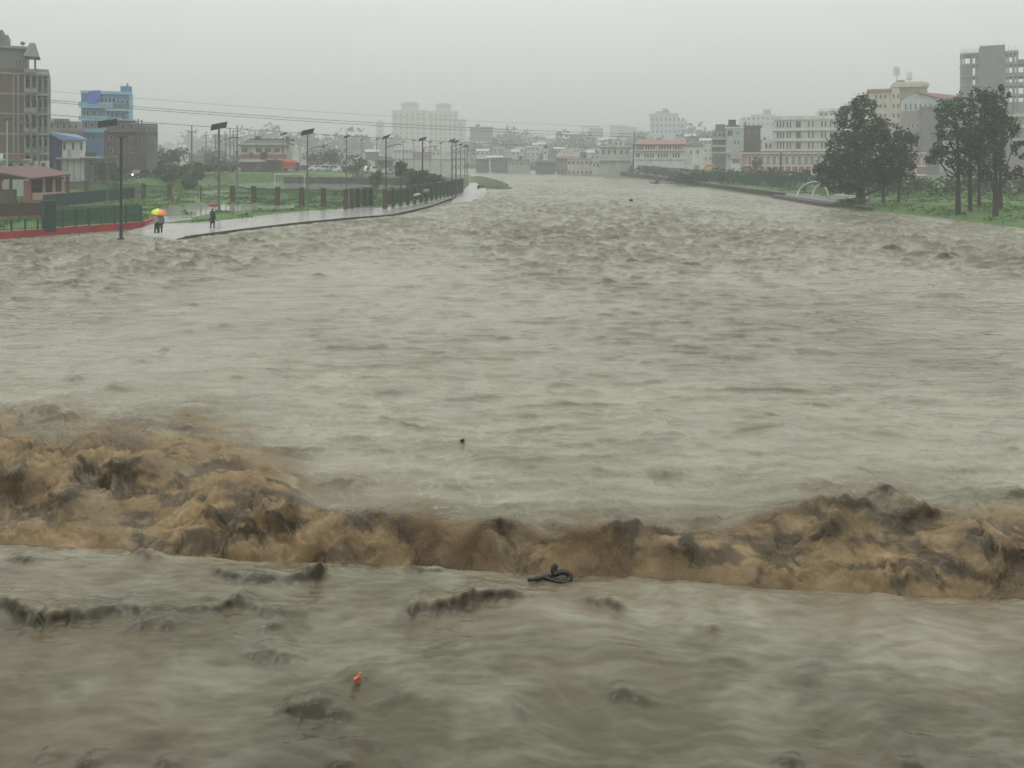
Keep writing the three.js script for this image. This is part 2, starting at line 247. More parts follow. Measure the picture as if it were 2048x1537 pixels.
    dx = rough0 * amp * 0.25 * noise(wx * 2.4, wz * 2.4, 51) * gate; dz = rough0 * amp * 0.35 * noise(wx * 2.4, wz * 2.4, 61) * gate;
    for (const w of humps) {
      const ex = (x - w.x) / w.w; if (ex > 2 || ex < -2) continue; const ez = (z - w.z) / (w.w * 0.62 + 0.12); if (ez > 2 || ez < -2.6) continue;
      const k = Math.exp(-ex * ex * 1.4) * (ez > 0 ? Math.exp(-ez * ez * 3.2) : Math.exp(-ez * ez * 0.8)); y += gate * w.h * k * (0.95 + 0.35 * noise(wx * 2.2 + 3, wz * 2.2, 9) + 0.3 * noise(wx * 5, wz * 5, 12)); dz += gate * w.h * 0.5 * k; if (ez > -0.4) clearAndShade += gate * k * sstep(-0.4, 0.15, ez) * (1 - sstep(0.7, 1.3, ez)) * clamp(w.h * 4.2, 0, 1) * clamp(0.75 + 0.9 * noise(wx * 3.3, wz * 3.3, 14), 0, 1);  // hump front darkened: clear brown water and painted shade together
      brown += k * 0.25 * (u < W + 5 ? 1 : 0);
    }
    // chop further down: short crests across the stream, in patches
    const fade = sstep(W, W + 5, u) * clamp(d < 45 ? 1 : -bankD(x, z)[0] / 5, 0, 1), big = sstep(20, 50, d);
    airy = sstep(0.5 * W, W + 2.5, u) * (0.75 + 0.5 * fbm(x * 0.09, z * 0.07, 3, 131)) * (1 - 0.1 * sstep(30, 90, d));
    if (fade > 0) {
      const patch = clamp(0.55 + 0.7 * fbm(x * 0.05, z * 0.035, 2, 71) + 0.35 * sstep(32, 50, d), 0.25, 1.1) * (1 - 0.35 * sstep(70, 130, d)), sx = x + 0.5 * noise(x * 0.5, z * 0.5, 77), sz = z + 0.6 * noise(x * 0.4, z * 0.4, 79);
      const r1 = sstep(0.0, 0.6, noise(sx * 0.36, sz * 0.78, 81)), r2 = sstep(0.0, 0.5, noise(sx * 0.9 + 0.4 * noise(x * 0.8, z * 1.2, 82), sz * 2.0, 83)), r5 = sstep(0.0, 0.5, noise(sx * 1.9 + 0.5 * noise(x * 1.6, z * 2, 84), sz * 4.3, 88)), r3 = noise(sx * 2.1, sz * 3.0, 85), r4 = noise(sx * 5, sz * 7.5, 87);
      const c1 = r1, c2 = r2;
      y += fade * patch * (lerp(0.07, 0.18, big) * c1 * (0.4 + 0.6 * clamp(0.5 + noise(sx * 0.5, sz * 0.2, 90), 0, 1)) + lerp(0.075, 0.22, big) * c2 + lerp(0.03, 0.06, big) * r3 + 0.011 * r4 + lerp(0.03, 0.075, big) * r5) + fade * 0.05 * fbm(x * 0.12, z * 0.16, 2, 91);
      dz += fade * patch * (lerp(0.05, 0.22, big) * c1 + lerp(0.06, 0.14, big) * c2); clearAndShade += fade * patch * (0.24 * c2 * sstep(14, 36, d) + 0.08 * c1 + 0.15 * r5 + 0.12 * clamp(noise(sx * 1.6, sz * 2.4, 89), 0, 1));  // crest darkening is shade painted into the water colour
      brown += fade * 0.10 * c1 + 0.5 * fade * clamp(1.6 * fbm(x * 0.13, z * 0.2, 4, 127) - 0.25, 0, 1) * (1 - sstep(20, 34, d)); clearAndShade += 0.22 * fade * clamp(1.5 * fbm(x * 0.35, z * 0.9, 4, 129) - 0.15, 0, 1) * (1 - sstep(24, 40, d));
    }
    const inner = (1 - sstep(W * 0.55, W * 1.2, u + 1.5 * fbm(x * 0.7, z * 0.7, 3, 101))) * lerp(1, clamp(0.5 + 1.6 * fbm(x * 0.55, z * 0.75, 3, 102), 0, 1), sstep(1.5, Math.max(2.4, W * 0.75), u));
    brown += 0.95 * inner * clamp(0.72 + 0.85 * noise(wx * 1.1, wz * 1.1, 103), 0, 1) + lerp(0.4, 0.75, sstep(0, -4, x)) * (1 - sstep(W, W + 4.5, u)) * clamp(0.4 + 1.2 * fbm(x * 0.5, z * 0.7, 3, 107), 0, 1) + 0.22 * clamp(fbm(x * 0.1, z * 0.1, 3, 109), 0, 1);
    // lacy foam streaks below the roller
    const lz = sstep(W * 0.7, W + 0.8, u) * (1 - sstep(W + 5, W + 14, u));
    if (lz > 0) { const lx = x + 0.5 * fbm(x * 0.8, z * 0.8, 2, 111), lzz = z + 0.5 * fbm(x * 0.8, z * 0.8, 2, 113); const l1 = 1 - Math.abs(fbm(lx * 1.1, lzz * 1.1, 4, 115)) * 4.2, l2 = 1 - Math.abs(fbm(lx * 2.9, lzz * 2.6, 3, 117)) * 5; foam += lz * clamp(0.55 + 0.9 * noise(x * 7, z * 13, 116), 0, 1) * (0.6 * Math.pow(clamp(l1, 0, 1), 2.2) * clamp(0.35 + 1.5 * fbm(x * 0.3, z * 0.3, 2, 119), 0, 1) + 0.3 * clamp(0.3 + 1.4 * fbm(x * 0.4, z * 0.4, 2, 118), 0, 1) * Math.pow(clamp(l2, 0, 1), 2)); }
    foam += (0.22 * clamp(fbm(x * 0.16, z * 0.22, 4, 121), 0, 1) + 0.05 * clamp(fbm(x * 1.0, z * 4.2, 3, 123), 0, 1) * (1 - sstep(30, 60, d))) * sstep(W, W + 3, u); airy = clamp(airy + 0.5 * fbm(x * 0.5, z * 2.4, 4, 125) * (1 - sstep(35, 70, d)), 0, 1);
    const froth = fbm(wx * 1.5, wz * 2.2, 3, 137 + y * 3) + 0.55 * (noise(wx * 3.6 + 0.6 * noise(wx * 3, wz * 3), wz * 5, 139 + y * 7) + 0.5 * noise(wx * 7, wz * 9, 146 + y * 15) + 0.3 * noise(wx * 13, wz * 16, 153 + y * 28)), zone = rough0 * clamp(inner * 1.2, 0, 1);
    foam += zone * (0.55 * sstep(0.0, 0.75, froth + 0.5 * (b - 0.35)) * clamp(0.6 + noise(wx * 0.8, wz * 0.8, 145), 0, 1));
    clearAndShade += zone * 0.75 * sstep(0.02, -0.42, froth + 0.55 * (b - 0.3) + 0.3 * noise(wx * 0.9, wz * 1.2, 147 + y * 2)) + 0.3 * (1 - sstep(W, W + 5, u)) * sstep(0.25, 0.65, fbm(wx * 1.1, wz * 2.2, 3, 149));  // shade of the hollows painted into the colour, mixed with random froth
  }
  return [dx, y, dz, clamp(brown, 0, 1), clamp(foam * (1 - 0.8 * clamp(clearAndShade, 0, 1)), 0, 1), clamp(clearAndShade, 0, 0.9), clamp(airy, 0, 1)];
}
{
  const zs = []; for (let d = 6.2; d < 470;) { zs.push(-d); const lip = Math.abs(d - 11.4) < 1.9 ? 0.8 : 1; d += lip * (d < 12 ? 0.026 : 0.026 * Math.pow(d / 12, 1.33)); } zs.unshift(40, 20, 5, -2, -4.5, -5.6);
  const nx = 1000, nz = zs.length, pos = new Float32Array(nx * nz * 3), col = new Float32Array(nx * nz * 3), idx = new Uint32Array((nx - 1) * (nz - 1) * 6);
  const { silt, airy, brown: br, foam: fo, clearAndShade: de, froth: ft } = riverMuds; let q = 0;
  for (let j = 0; j < nz; j++) {
    const d = Math.max(6, -zs[j]), half = Math.min(0.72 * d + 4, 64);
    const wide = d > 250 ? [-half - 60 - (d - 250) * 1.2, half] : [-half - (d > 190 ? d - 190 : 0), half];
    for (let i = 0; i < nx; i++) {
      const k = j * nx + i, x = lerp(wide[0], wide[1], i / (nx - 1)), z = zs[j], [dx, y, dz, b, f, dp, ai] = riverAt(x, z), uu = -z - lipD(x), zn = uu > 0 ? 1 - sstep(rollerW(x) * 0.8, rollerW(x) * 1.2 + 0.4, uu) : 0;
      pos[3 * k] = x + dx; pos[3 * k + 1] = y; pos[3 * k + 2] = z + dz;
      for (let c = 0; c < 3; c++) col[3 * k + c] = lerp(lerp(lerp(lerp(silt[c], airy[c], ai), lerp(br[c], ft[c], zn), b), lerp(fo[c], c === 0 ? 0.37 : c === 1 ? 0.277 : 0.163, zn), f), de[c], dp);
      if (i < nx - 1 && j < nz - 1) { idx[q++] = k; idx[q++] = k + 1; idx[q++] = k + nx; idx[q++] = k + 1; idx[q++] = k + nx + 1; idx[q++] = k + nx; }
    }
  }
  // churned, aerated water is matt; smooth water is glossy
  const RN = 512, rd = new Uint8Array(RN * RN * 4), uv = new Float32Array(nx * nz * 2);
  for (let j = 0; j < RN; j++) for (let i = 0; i < RN; i++) { const x = -25 + 50 * (i + 0.5) / RN, z = -5 - 35 * (j + 0.5) / RN, [, , , b, f, dp] = riverAt(x, z), u = -z - lipD(x), k = clamp((u > 0 ? 0.26 + 0.3 * sstep(0.25, 0.8, b) : 0.24 + 0.1 * b) + 0.35 * f - 0.4 * dp, 0.12, 0.9) * 255; rd.set([k, k, k, 255], (j * RN + i) * 4); }
  const rt = new THREE.DataTexture(rd, RN, RN, THREE.RGBAFormat, THREE.UnsignedByteType); rt.magFilter = THREE.LinearFilter; rt.needsUpdate = true;
  for (let k = 0; k < nx * nz; k++) { uv[2 * k] = clamp((pos[3 * k] + 25) / 50, 0.003, 0.997); uv[2 * k + 1] = clamp((-pos[3 * k + 2] - 5) / 35, 0.003, 0.997); }
  const g = new THREE.BufferGeometry(); g.setAttribute('position', new THREE.BufferAttribute(pos, 3)); g.setAttribute('uv', new THREE.BufferAttribute(uv, 2)); g.setAttribute('color', new THREE.BufferAttribute(col, 3)); g.setIndex(new THREE.BufferAttribute(idx, 1)); g.computeVertexNormals();
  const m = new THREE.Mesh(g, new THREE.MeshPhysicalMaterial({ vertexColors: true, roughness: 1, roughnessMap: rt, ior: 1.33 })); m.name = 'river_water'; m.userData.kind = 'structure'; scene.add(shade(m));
  console.log('river', nx, nz, (nx - 1) * (nz - 1) * 2);
}

// thrown-up drops over the roller
{
  const N = 500000, g = new THREE.OctahedronGeometry(1, 0), m = new THREE.MeshStandardMaterial({ roughness: 0.35 });
  const im = new THREE.InstancedMesh(g, m, N), M = new THREE.Matrix4(), Q = new THREE.Quaternion(), E = new THREE.Euler(), K = new THREE.Color(); let n = 0;
  while (n < N) {
    const plume = n > 170000, x = rr(-10.5, 9.5), W = rollerW(x), u = Math.pow(rnd(), plume ? 1.2 : 0.9) * W * (plume ? 0.85 : 1.0), z = -(lipD(x) + u), c = fbm(x * 0.55, z * 0.8, 3, 201) + 0.35 * noise(x * 2.2, z * 2.4, 205);
    if (rnd() < sstep(1.6, Math.max(2.6, W * 0.9), u) * (0.35 + 0.65 * clamp(0.6 - 1.8 * fbm(x * 0.55, z * 0.75, 3, 102), 0, 1)) * 0.95) continue;
    if (plume ? rnd() > Math.pow(clamp(0.12 + 1.35 * c, 0, 1), 1.6) : rnd() > clamp(0.5 + 1.2 * noise(x * 3.1, z * 3.4, 207), 0.04, 1)) continue;
    const [dx, y, dz, , , dp] = riverAt(x, z), t = Math.pow(rnd(), plume ? 2.0 : 2.4), up = plume ? 0.01 + t * (0.14 + 0.62 * clamp(c + 0.1, 0, 1)) : 0.004 + t * 0.13, s = plume ? rr(0.0014, 0.0034) : rr(0.002, 0.0045);
    const k = plume ? rr(0.85, 1.15) : clamp(lerp(1.0, 0.3, dp) * (0.75 + 0.9 * noise(x * 5, z * 7, 209 + y * 13)) * rr(0.7, 1.25), 0.12, 1.4); im.setColorAt(n, K.setRGB(0.275 * k, 0.19 * k, 0.098 * k));  // drops darkened along with the painted shade of the water beneath
    Q.setFromEuler(E.set(rr(0, 6), rr(0, 6), 0)); M.compose(V(x + dx + rr(-0.04, 0.04), y + up, z + dz + rr(-0.05, 0.2) * t), Q, V(s, s * rr(1, 2), s)); im.setMatrixAt(n++, M);
  }
  im.name = 'muddy_spray'; im.userData = { kind: 'stuff', label: 'brown spray of muddy drops thrown up along the breaking weir wave', category: 'spray' }; im.castShadow = im.receiveShadow = true; scene.add(im);
}
// ---------- buildings: measured on the photograph at their distance d, built there in metres ----------
const C = {   // linear base colours
  brick: mat(0.118, 0.08, 0.063), brickDark: mat(0.085, 0.058, 0.05), concrete: mat(0.27, 0.26, 0.24), concreteDark: mat(0.17, 0.17, 0.165), plaster: mat(0.56, 0.55, 0.49), cream: mat(0.56, 0.5, 0.38), white: mat(0.68, 0.69, 0.67), pane: mat(0.03, 0.035, 0.04, { roughness: 0.25, plain: 1 }), dark: mat(0.025, 0.025, 0.025),
  frame: mat(0.42, 0.43, 0.42), roofRed: mat(0.24, 0.085, 0.075, { roughness: 0.5 }), roofRust: mat(0.24, 0.13, 0.1), roofDark: mat(0.085, 0.085, 0.09), tin: mat(0.42, 0.44, 0.45, { roughness: 0.45 }), tinBlue: mat(0.1, 0.19, 0.36, { roughness: 0.45 }), blue: mat(0.075, 0.22, 0.42), blueLight: mat(0.24, 0.47, 0.6), deepBlue: mat(0.045, 0.075, 0.2), tarp: mat(0.05, 0.12, 0.5), steel: mat(0.1, 0.11, 0.11, { roughness: 0.45, metalness: 0.4 }), poleDark: mat(0.03, 0.034, 0.036, { roughness: 0.5 }), pole: mat(0.12, 0.13, 0.13, { roughness: 0.5 }), polePale: mat(0.36, 0.37, 0.36, { roughness: 0.5 }),
  solar: mat(0.03, 0.035, 0.05, { roughness: 0.3, plain: 1 }), green: mat(0.018, 0.075, 0.05, { roughness: 0.5 }), greenDark: mat(0.014, 0.045, 0.038, { roughness: 0.5 }), greenMesh: mat(0.02, 0.09, 0.06), kerbRed: mat(0.33, 0.045, 0.04), pinkWall: mat(0.28, 0.105, 0.088), pinkPale: mat(0.46, 0.29, 0.25), greyGreen: mat(0.42, 0.48, 0.43), yellow: mat(0.62, 0.5, 0.28), hospital: mat(0.6, 0.53, 0.41), paleBlueWall: mat(0.5, 0.55, 0.57), mauve: mat(0.3, 0.25, 0.25), brickOrange: mat(0.36, 0.17, 0.115), tyre: mat(0.02, 0.02, 0.02), tank: mat(0.02, 0.022, 0.03, { roughness: 0.5 }), asphalt: mat(0.06, 0.06, 0.062), wood: mat(0.1, 0.075, 0.05),
};
const windowGeo = new Map();
function windowParts(w, h) {
  const k = w.toFixed(2) + h.toFixed(2);
  if (!windowGeo.has(k)) {
    const f = new MB(), t = Math.min(0.09, w * 0.12), z = 0.06;
    f.box(-w / 2 + t / 2, 0, z / 2, t, h, z).box(w / 2 - t / 2, 0, z / 2, t, h, z).box(0, h / 2 - t / 2, z / 2, w - 2 * t, t, z).box(0, -h / 2 + t / 2, z / 2 + 0.03, w + 0.1, t, z + 0.06);
    if (w > 0.9) f.box(0, 0, z / 2, t * 0.7, h - 2 * t, z * 0.8);
    windowGeo.set(k, [f.geo(), new MB().box(0, 0, 0.012, w - 2 * t, h - 2 * t, 0.024).geo()]);
  }
  return windowGeo.get(k);
}
class House {   // its front turned to the bridge about the edge nearest the river (o.face = false: parallel to the bridge)
  constructor(name, label, category, d, x0, x1, yt, o = {}) {
    this.d = d; this.s = d / FOCAL; this.x0 = x0; this.x1 = x1; this.yt = yt;
    const left = (x0 + x1) / 2 < 1024, face = o.face ?? true;
    this.xc = face ? (left ? x1 : x0) : (x0 + x1) / 2;
    const x = (this.xc - 1024) * this.s, th = face ? Math.atan2(-x, d) * 0.96 : 0, base = o.base ?? landH(x, -d);
    if (face) { const q = (left ? x0 : x1) - 1024, t = (x * FOCAL - q * d) / (FOCAL * Math.cos(th) - q * Math.sin(th)); this.k = Math.abs(t) / (x1 - x0); } else this.k = this.s;
    this.yb = HORIZON + (EYE - base) / this.s; this.base = base;
    this.g = thing(name, label, category, V(x, base, -d), th, o.group); this.depth = o.depth ?? 8;
  }
  X(px) { return (px - this.xc) * this.k; }
  Y(py) { return (this.yb - py) * this.s; }
  // rectangles [x0, x1, yTop, yBottom, zFront = 0, zBack]; a bottom of null goes down into the ground
  part(name, m, list, parent = this.g, label) {
    const b = new MB(); for (const [x0, x1, y0, y1, zf = 0, zb = -this.depth] of list) b.span(this.X(x0), this.X(x1), this.Y(y0), y1 === null ? -0.6 : this.Y(y1), zf, zb);
    return b.build(name, m, parent, label);
  }
  win(x0, x1, y0, y1, z = 0.004, frame = C.frame, name = 'window', pane = C.pane) {
    const w = (x1 - x0) * this.s, h = (y1 - y0) * this.s, [fg, pg] = windowParts(w, h);
    const f = new THREE.Mesh(fg, frame); f.name = name; f.position.set(this.X((x0 + x1) / 2), this.Y((y0 + y1) / 2), z);
    const p = new THREE.Mesh(pg, pane); p.name = 'pane'; f.add(p); this.g.add(f); return shade(f);
  }
  wins(xs, w, y0, y1, z, frame) { for (const x of xs) this.win(x - w / 2, x + w / 2, y0, y1, z, frame); return this; }
  tank(px, py, r = 0.6, h = 1.3) { const b = new MB(), x = this.X(px), y = this.Y(py), z = -2; b.bar(V(x, y, z), V(x, y + h, z), r, r, 14).bar(V(x, y + h, z), V(x, y + h + 0.2, z), r, 0.2, 14); b.build('water_tank', C.tank, this.g); return this; }
}
const steps = (a, b, n) => Array.from({ length: n }, (_, i) => n === 1 ? (a + b) / 2 : a + (b - a) * i / (n - 1));

// --- tall brick block at the left edge
{
  const h = new House('apartment_block', 'tall unfinished brick apartment block with open balconies at the left edge', 'building', 124, -95, 97, 145, { depth: 16 });
  h.part('wall', C.brick, [[-95, 46, 140, null, -0.4]], h.g, 'bare brick wall'); h.part('rear_wall', C.concreteDark, [[46, 97, 145, null, -2.6]]);
  const col = [], slab = [], bal = [];
  for (const x of [47.5, 60, 73, 84.5, 96]) col.push([x - 1.6, x + 1.6, 147, null, 0, -0.4]);
  for (const x of [24.5, 34]) col.push([x - 1.5, x + 1.5, 150, null, -0.25, -0.42]);
  for (const y of [147, 187, 226, 266, 305]) { slab.push([44, 98, y, y + 5, 0.15, -2.6]); slab.push([-95, 46, y + 1, y + 4, -0.3, -0.6]); }
  for (const y of [178, 217, 257, 296]) bal.push([46.5, 74, y, y + 9, 0.5, 0.2]);
  h.part('column', C.concrete, col); h.part('floor_slab', C.concrete, slab); for (const b of bal) h.part('balcony', C.concrete, [b, [46.5, 74, b[3] - 1.5, b[3] + 1, 0.5, 0.0]]);
  for (const y of [157, 197, 236, 276, 314]) for (const x of [54, 66.5, 79, 90]) h.win(x - 4, x + 4, y, y + 18, -2.596);
  // roof storey with a flat block and the little turret
  h.part('parapet', C.concrete, [[70, 97, 139, 146, 0.1, -0.15], [95, 97, 139, 146, 0, -14]]);
  h.part('roof_room', C.concreteDark, [[-95, 48, 97, 141, -0.9, -12], [-95, 12, 72, 97, -2, -8], [-95, 1, 62, 72, -2.5, -7]]);
  h.part('roof_slab', C.concrete, [[-95, 55, 95, 100, -0.4, -13]]);
  h.win(29, 33, 121, 134, -0.892); h.win(35, 39, 121, 134, -0.892);
  h.part('turret_wall', C.concrete, [[46, 70, 140, 147, 0.5, -3.5]]);
  for (const [x, z] of [[47, 0.4], [54.5, 0.4], [67, 0.4], [47, -3.1], [67, -3.1]]) h.part('turret_column', C.concreteDark, [[x, x + 2.5, 116, 140, z, z - 0.3]]);
  const b = new MB(), X = (p) => h.X(p), y0 = h.Y(116), y1 = h.Y(86), v = [[X(45), y0, -4], [X(79), y0, -4], [X(79), y0, 1], [X(45), y0, 1], [X(57), y1, -1.9], [X(69), y1, -1.9], [X(69), y1, -1.1], [X(57), y1, -1.1]];
  b.quadMesh(v, [[0, 1, 2, 3], [3, 2, 6, 7], [2, 1, 5, 6], [1, 0, 4, 5], [0, 3, 7, 4], [7, 6, 5, 4]]); b.build('turret_roof', C.concreteDark, h.g);
  const dish = new MB(); dish.add(new THREE.SphereGeometry(0.45, 12, 6, 0, Math.PI * 2, 0, 0.9).rotateX(1.1).translate(X(43), h.Y(90), -1)).bar(V(X(43), h.Y(95.5), -1.0), V(X(43), h.Y(90) + 0.21, -0.6), 0.05); dish.build('satellite_dish', C.steel, h.g);
}
// --- blue house
{
  const h = new House('blue_house', 'pale blue five storey house with a bright blue tarpaulin on its top floor', 'building', 178, 158, 265, 184, { depth: 13 });
  h.part('wall', C.blue, [[162, 258, 187, null]]); h.part('side_wall', C.blueLight, [[258, 264, 184, null, 0.1]]);
  h.part('balcony', C.blueLight, [[158, 226, 207, 218, 1.2, 1.0]]); h.part('balcony', C.blueLight, [[158, 226, 234, 243, 1.2, 1.0]]); h.part('balcony', C.blueLight, [[158, 226, 258, 266, 1.2, 1.0]]); h.part('parapet', C.blueLight, [[161, 264, 184, 190, 0.3, 0]]);
  h.part('roof_room', C.blue, [[240, 263, 172, 185, -1, -6]]); h.part('parapet', C.concrete, [[252, 256, 165, 172, -2, -3]]);
  const t = new MB(); const X = (p) => h.X(p), Y = (p) => h.Y(p); t.quadMesh([[X(176), Y(186), 0.5], [X(186), Y(184), 0.7], [X(201), Y(183), 0.6], [X(200), Y(196), 1.1], [X(192), Y(210), 1.35], [X(176), Y(208), 1.3], [X(183), Y(197), 0.9]], [[0, 6, 1], [1, 6, 2], [2, 6, 3], [3, 6, 4], [4, 6, 5], [5, 6, 0]]); t.build('tarpaulin', C.tarp, h.g);
  h.wins([204, 211, 219, 227], 5.5, 196, 206).wins([168, 175], 5, 222, 232).wins([188, 200, 215], 7, 222, 232).wins([166, 172], 5, 246, 256).wins([184, 196, 210], 7, 246, 256).wins([168, 186, 204], 6, 270, 280).wins([236, 245, 254], 5, 200, 208);
}
// --- veranda house below it
{
  const h = new House('veranda_house', 'low house with pale tin roof and slatted veranda before the blue house', 'building', 166, 213, 258, 219, { depth: 5 });
  h.part('wall', C.blueLight, [[218, 257, 225, null, -1.5]]); h.part('roof', C.tin, [[211, 258, 218.5, 223, 0.8]]);
  const b = []; for (const x of steps(218, 256, 12)) b.push([x - 0.6, x + 0.6, 223, 235, 0.5, 0.4]); h.part('railing', C.blue, [[217, 257, 234, 240, 0.5, 0.3], ...b]); h.wins([224, 234, 245], 5, 226, 233, -1.496);
}
{ // brick terraces behind the poles
  const h = new House('brick_house', 'grey and brick house with tin sheet roof behind the paired power poles', 'building', 146, 206, 315, 243, { depth: 9 });
  h.part('wall', C.brick, [[208, 290, 262, null]], h.g, 'red brick lower storeys'); h.part('wall', C.concreteDark, [[216, 314, 247, 266, -0.6], [276, 314, 262, null, -0.8]]); h.part('roof', C.tin, [[206, 270, 240, 243, 0.6], [222, 240, 237, 240, 0]]); h.part('shed_roof', C.roofRust, [[215, 285, 262, 265, 0.9, 0]]);
  h.wins([245, 262], 6, 249, 259, -0.596).wins([288, 298, 307], 5, 252, 262, -0.596).wins([222, 240, 262], 6, 272, 282).wins([222, 240, 262], 6, 295, 306); 
}
{
  const h = new House('brick_row', 'dull terrace houses with washing lines between the tall block and the blue house', 'building', 168, 97, 160, 238, { depth: 8 });
  h.part('wall', C.mauve, [[96, 165, 243, null]]); h.part('roof', C.tin, [[95, 138, 238, 244, 0.4]]); h.part('parapet', C.roofRust, [[120, 165, 261, 267, 0.8, 0]]);
  h.wins([104, 116, 128, 140, 152], 5, 247, 258).wins([104, 118, 132, 146], 5, 269, 278);
  const lc = []; for (const x of steps(112, 136, 6)) lc.push([x - 1.8, x + 1.8, 239, 249 + 3 * rnd(), 1.2, 1.17]); h.part('washing', C.steel, lc);
}
{ // white house with blue gable
  const h = new House('white_house', 'small white house with blue side wall and blue tin roof', 'building', 130, 97, 170, 266, { depth: 8 });
  h.part('wall', C.white, [[124, 169, 278, null]]); h.part('side_wall', C.deepBlue, [[97, 124, 270, null, -0.3]], h.g, 'dark blue side wall');
  const X = (p) => h.X(p), Y = (p) => h.Y(p), r = new MB(); r.quadMesh([[X(94), Y(265), 0.3], [X(152), Y(267), -6], [X(176), Y(279), 0.7], [X(123), Y(280), 0.9], [X(94), Y(267.5), 0.3], [X(123), Y(282), 0.9], [X(176), Y(281), 0.7]], [[0, 3, 2, 1], [0, 4, 5, 3], [3, 5, 6, 2], [4, 1, 2, 6, 5]]); r.build('roof', C.tinBlue, h.g);
  h.wins([128.5, 146, 162.5], 4.2, 285, 300).part('door', C.frame, [[134, 142, 299, 314, 0.05, 0]]);
}
{ // sheds in front
  const h = new House('tin_shed', 'low tin roofed sheds and stalls behind the field at left', 'shed', 132, 100, 240, 316, { depth: 4 });
  h.part('wall', C.concreteDark, [[96, 240, 319, null, -0.8]]); h.part('roof', C.tin, [[112, 160, 315, 318, 0.8], [160, 205, 313, 316, 1.0]]); h.part('roof', C.roofRust, [[196, 236, 311, 316, 0.6]]); const b = []; for (const x of steps(110, 235, 11)) b.push([x - 0.8, x + 0.8, 318, null, 0.5, 0.4]); h.part('post', C.concrete, b);
  h.wins([120, 150, 180, 215], 7, 323, 333, -0.796);
}
{ // market kiosk row at far left
  const h = new House('kiosk', 'green and white roadside kiosk behind the red roofed pavilion', 'kiosk', 116, 0, 98, 318, { depth: 3 });
  h.part('wall', C.greyGreen, [[-20, 98, 322, null, -0.5]]); h.part('roof', C.tin, [[-20, 60, 318, 321, 0.5]]); h.part('board', C.white, [[-10, 6, 307, 324, 0.3, 0.2]]); h.part('awning', C.pinkWall, [[16, 45, 313, 319, 0.7, 0.2]]); h.wins([20, 42, 64, 86], 9, 325, 336, -0.496);
}
{ // cream house
  const h = new House('cream_house', 'cream two storey house with dark roof and red band beyond the goal', 'building', 208, 477, 600, 284, { depth: 11 });
  h.part('wall', C.cream, [[480, 571, 287, null]]); h.part('side_wall', C.plaster, [[571, 584, 290, null, -3]]); h.part('band', C.pinkWall, [[479, 572, 309, 317, 0.08, 0]]);
  const X = (p) => h.X(p), Y = (p) => h.Y(p), r = new MB(); r.quadMesh([[X(474), Y(291), 0.8], [X(574), Y(291), 0.8], [X(588), Y(288), -11.5], [X(496), Y(277), -5], [X(566), Y(277), -5], [X(490), Y(288), -11.5], [X(474), Y(292.5), 0.8], [X(574), Y(292.5), 0.8], [X(588), Y(290), -11.5]], [[0, 1, 4, 3], [1, 2, 4], [2, 5, 3, 4], [5, 0, 3], [0, 6, 7, 1], [1, 7, 8, 2]]); r.build('roof', C.roofDark, h.g);
  h.part('parapet', C.roofDark, [[497, 588, 277, 282, -4, -7]]); h.part('chimney', C.brickDark, [[507, 519, 272, 279, -4, -6], [569, 577, 272, 279, -5, -7]]);
  h.wins([489, 517, 535, 553], 11.5, 296, 305).win(563, 567, 294, 305);
}
{ // brick hut
  const h = new House('brick_hut', 'brick hut with tin roof and black water tank beside the football field', 'hut', 186, 480, 565, 316, { depth: 7 });
  h.part('wall', C.brick, [[481, 528, 324, null, 0]]); h.part('wall', C.brickDark, [[528, 564, 320, null, 0.4]], h.g, 'dark gable wall'); h.part('roof', C.tin, [[476, 533, 321, 324, 0.6]]);
  const X = (p) => h.X(p), Y = (p) => h.Y(p), r = new MB(); r.quadMesh([[X(526), Y(318), 0.8], [X(540), Y(313), 0.8], [X(567), Y(323), 0.8], [X(567), Y(326), 0.8], [X(540), Y(316), 0.8], [X(526), Y(321), 0.8], [X(526), Y(318), -7], [X(540), Y(313), -7], [X(567), Y(323), -7]], [[0, 5, 4, 1], [1, 4, 3, 2], [6, 0, 1, 7], [7, 1, 2, 8]]); r.build('roof', C.roofRust, h.g);
  h.part('door', C.brickDark, [[494, 507, 329, 342, 0.05, 0]]); h.win(512, 520, 328, 336); h.part('water_tank', C.tank, [[520, 534, 304, 319, -1, -3]]); h.part('water_tank', mat(0.12, 0.13, 0.2), [[497, 505, 305, 316, -2, -3.5]]);
}
{ // dark-roofed resting hut by the car park
  const h = new House('open_hut', 'open hut with dark spreading roof behind the parked white van', 'hut', 200, 745, 792, 313, { depth: 6 });
  const X = (p) => h.X(p), Y = (p) => h.Y(p), r = new MB(); r.hip(X(748), X(789), -5, 0, Y(321), Y(312.5), 1.6, 0.4); r.build('roof', C.roofDark, h.g); h.part('wall', C.plaster, [[752, 786, 322, null, -3.5]]); h.part('post', C.concrete, [[750, 752, 321, null, 0, -0.3], [768, 770, 321, null, 0, -0.3], [785, 787, 321, null, 0, -0.3]]);
}
{ // long pale compound wall
  const h = new House('compound_wall', 'long pale compound wall running behind the shrubs to the river bend', 'wall', 222, 735, 906, 316, { depth: 0.4, face: false });
  const X = (p) => h.X(p), Y = (p) => h.Y(p); h.part('wall', C.plaster, [[735, 906, 320, null]]); h.part('coping', C.concrete, [[734, 907, 318.6, 320, 0.1, -0.5]]);
}
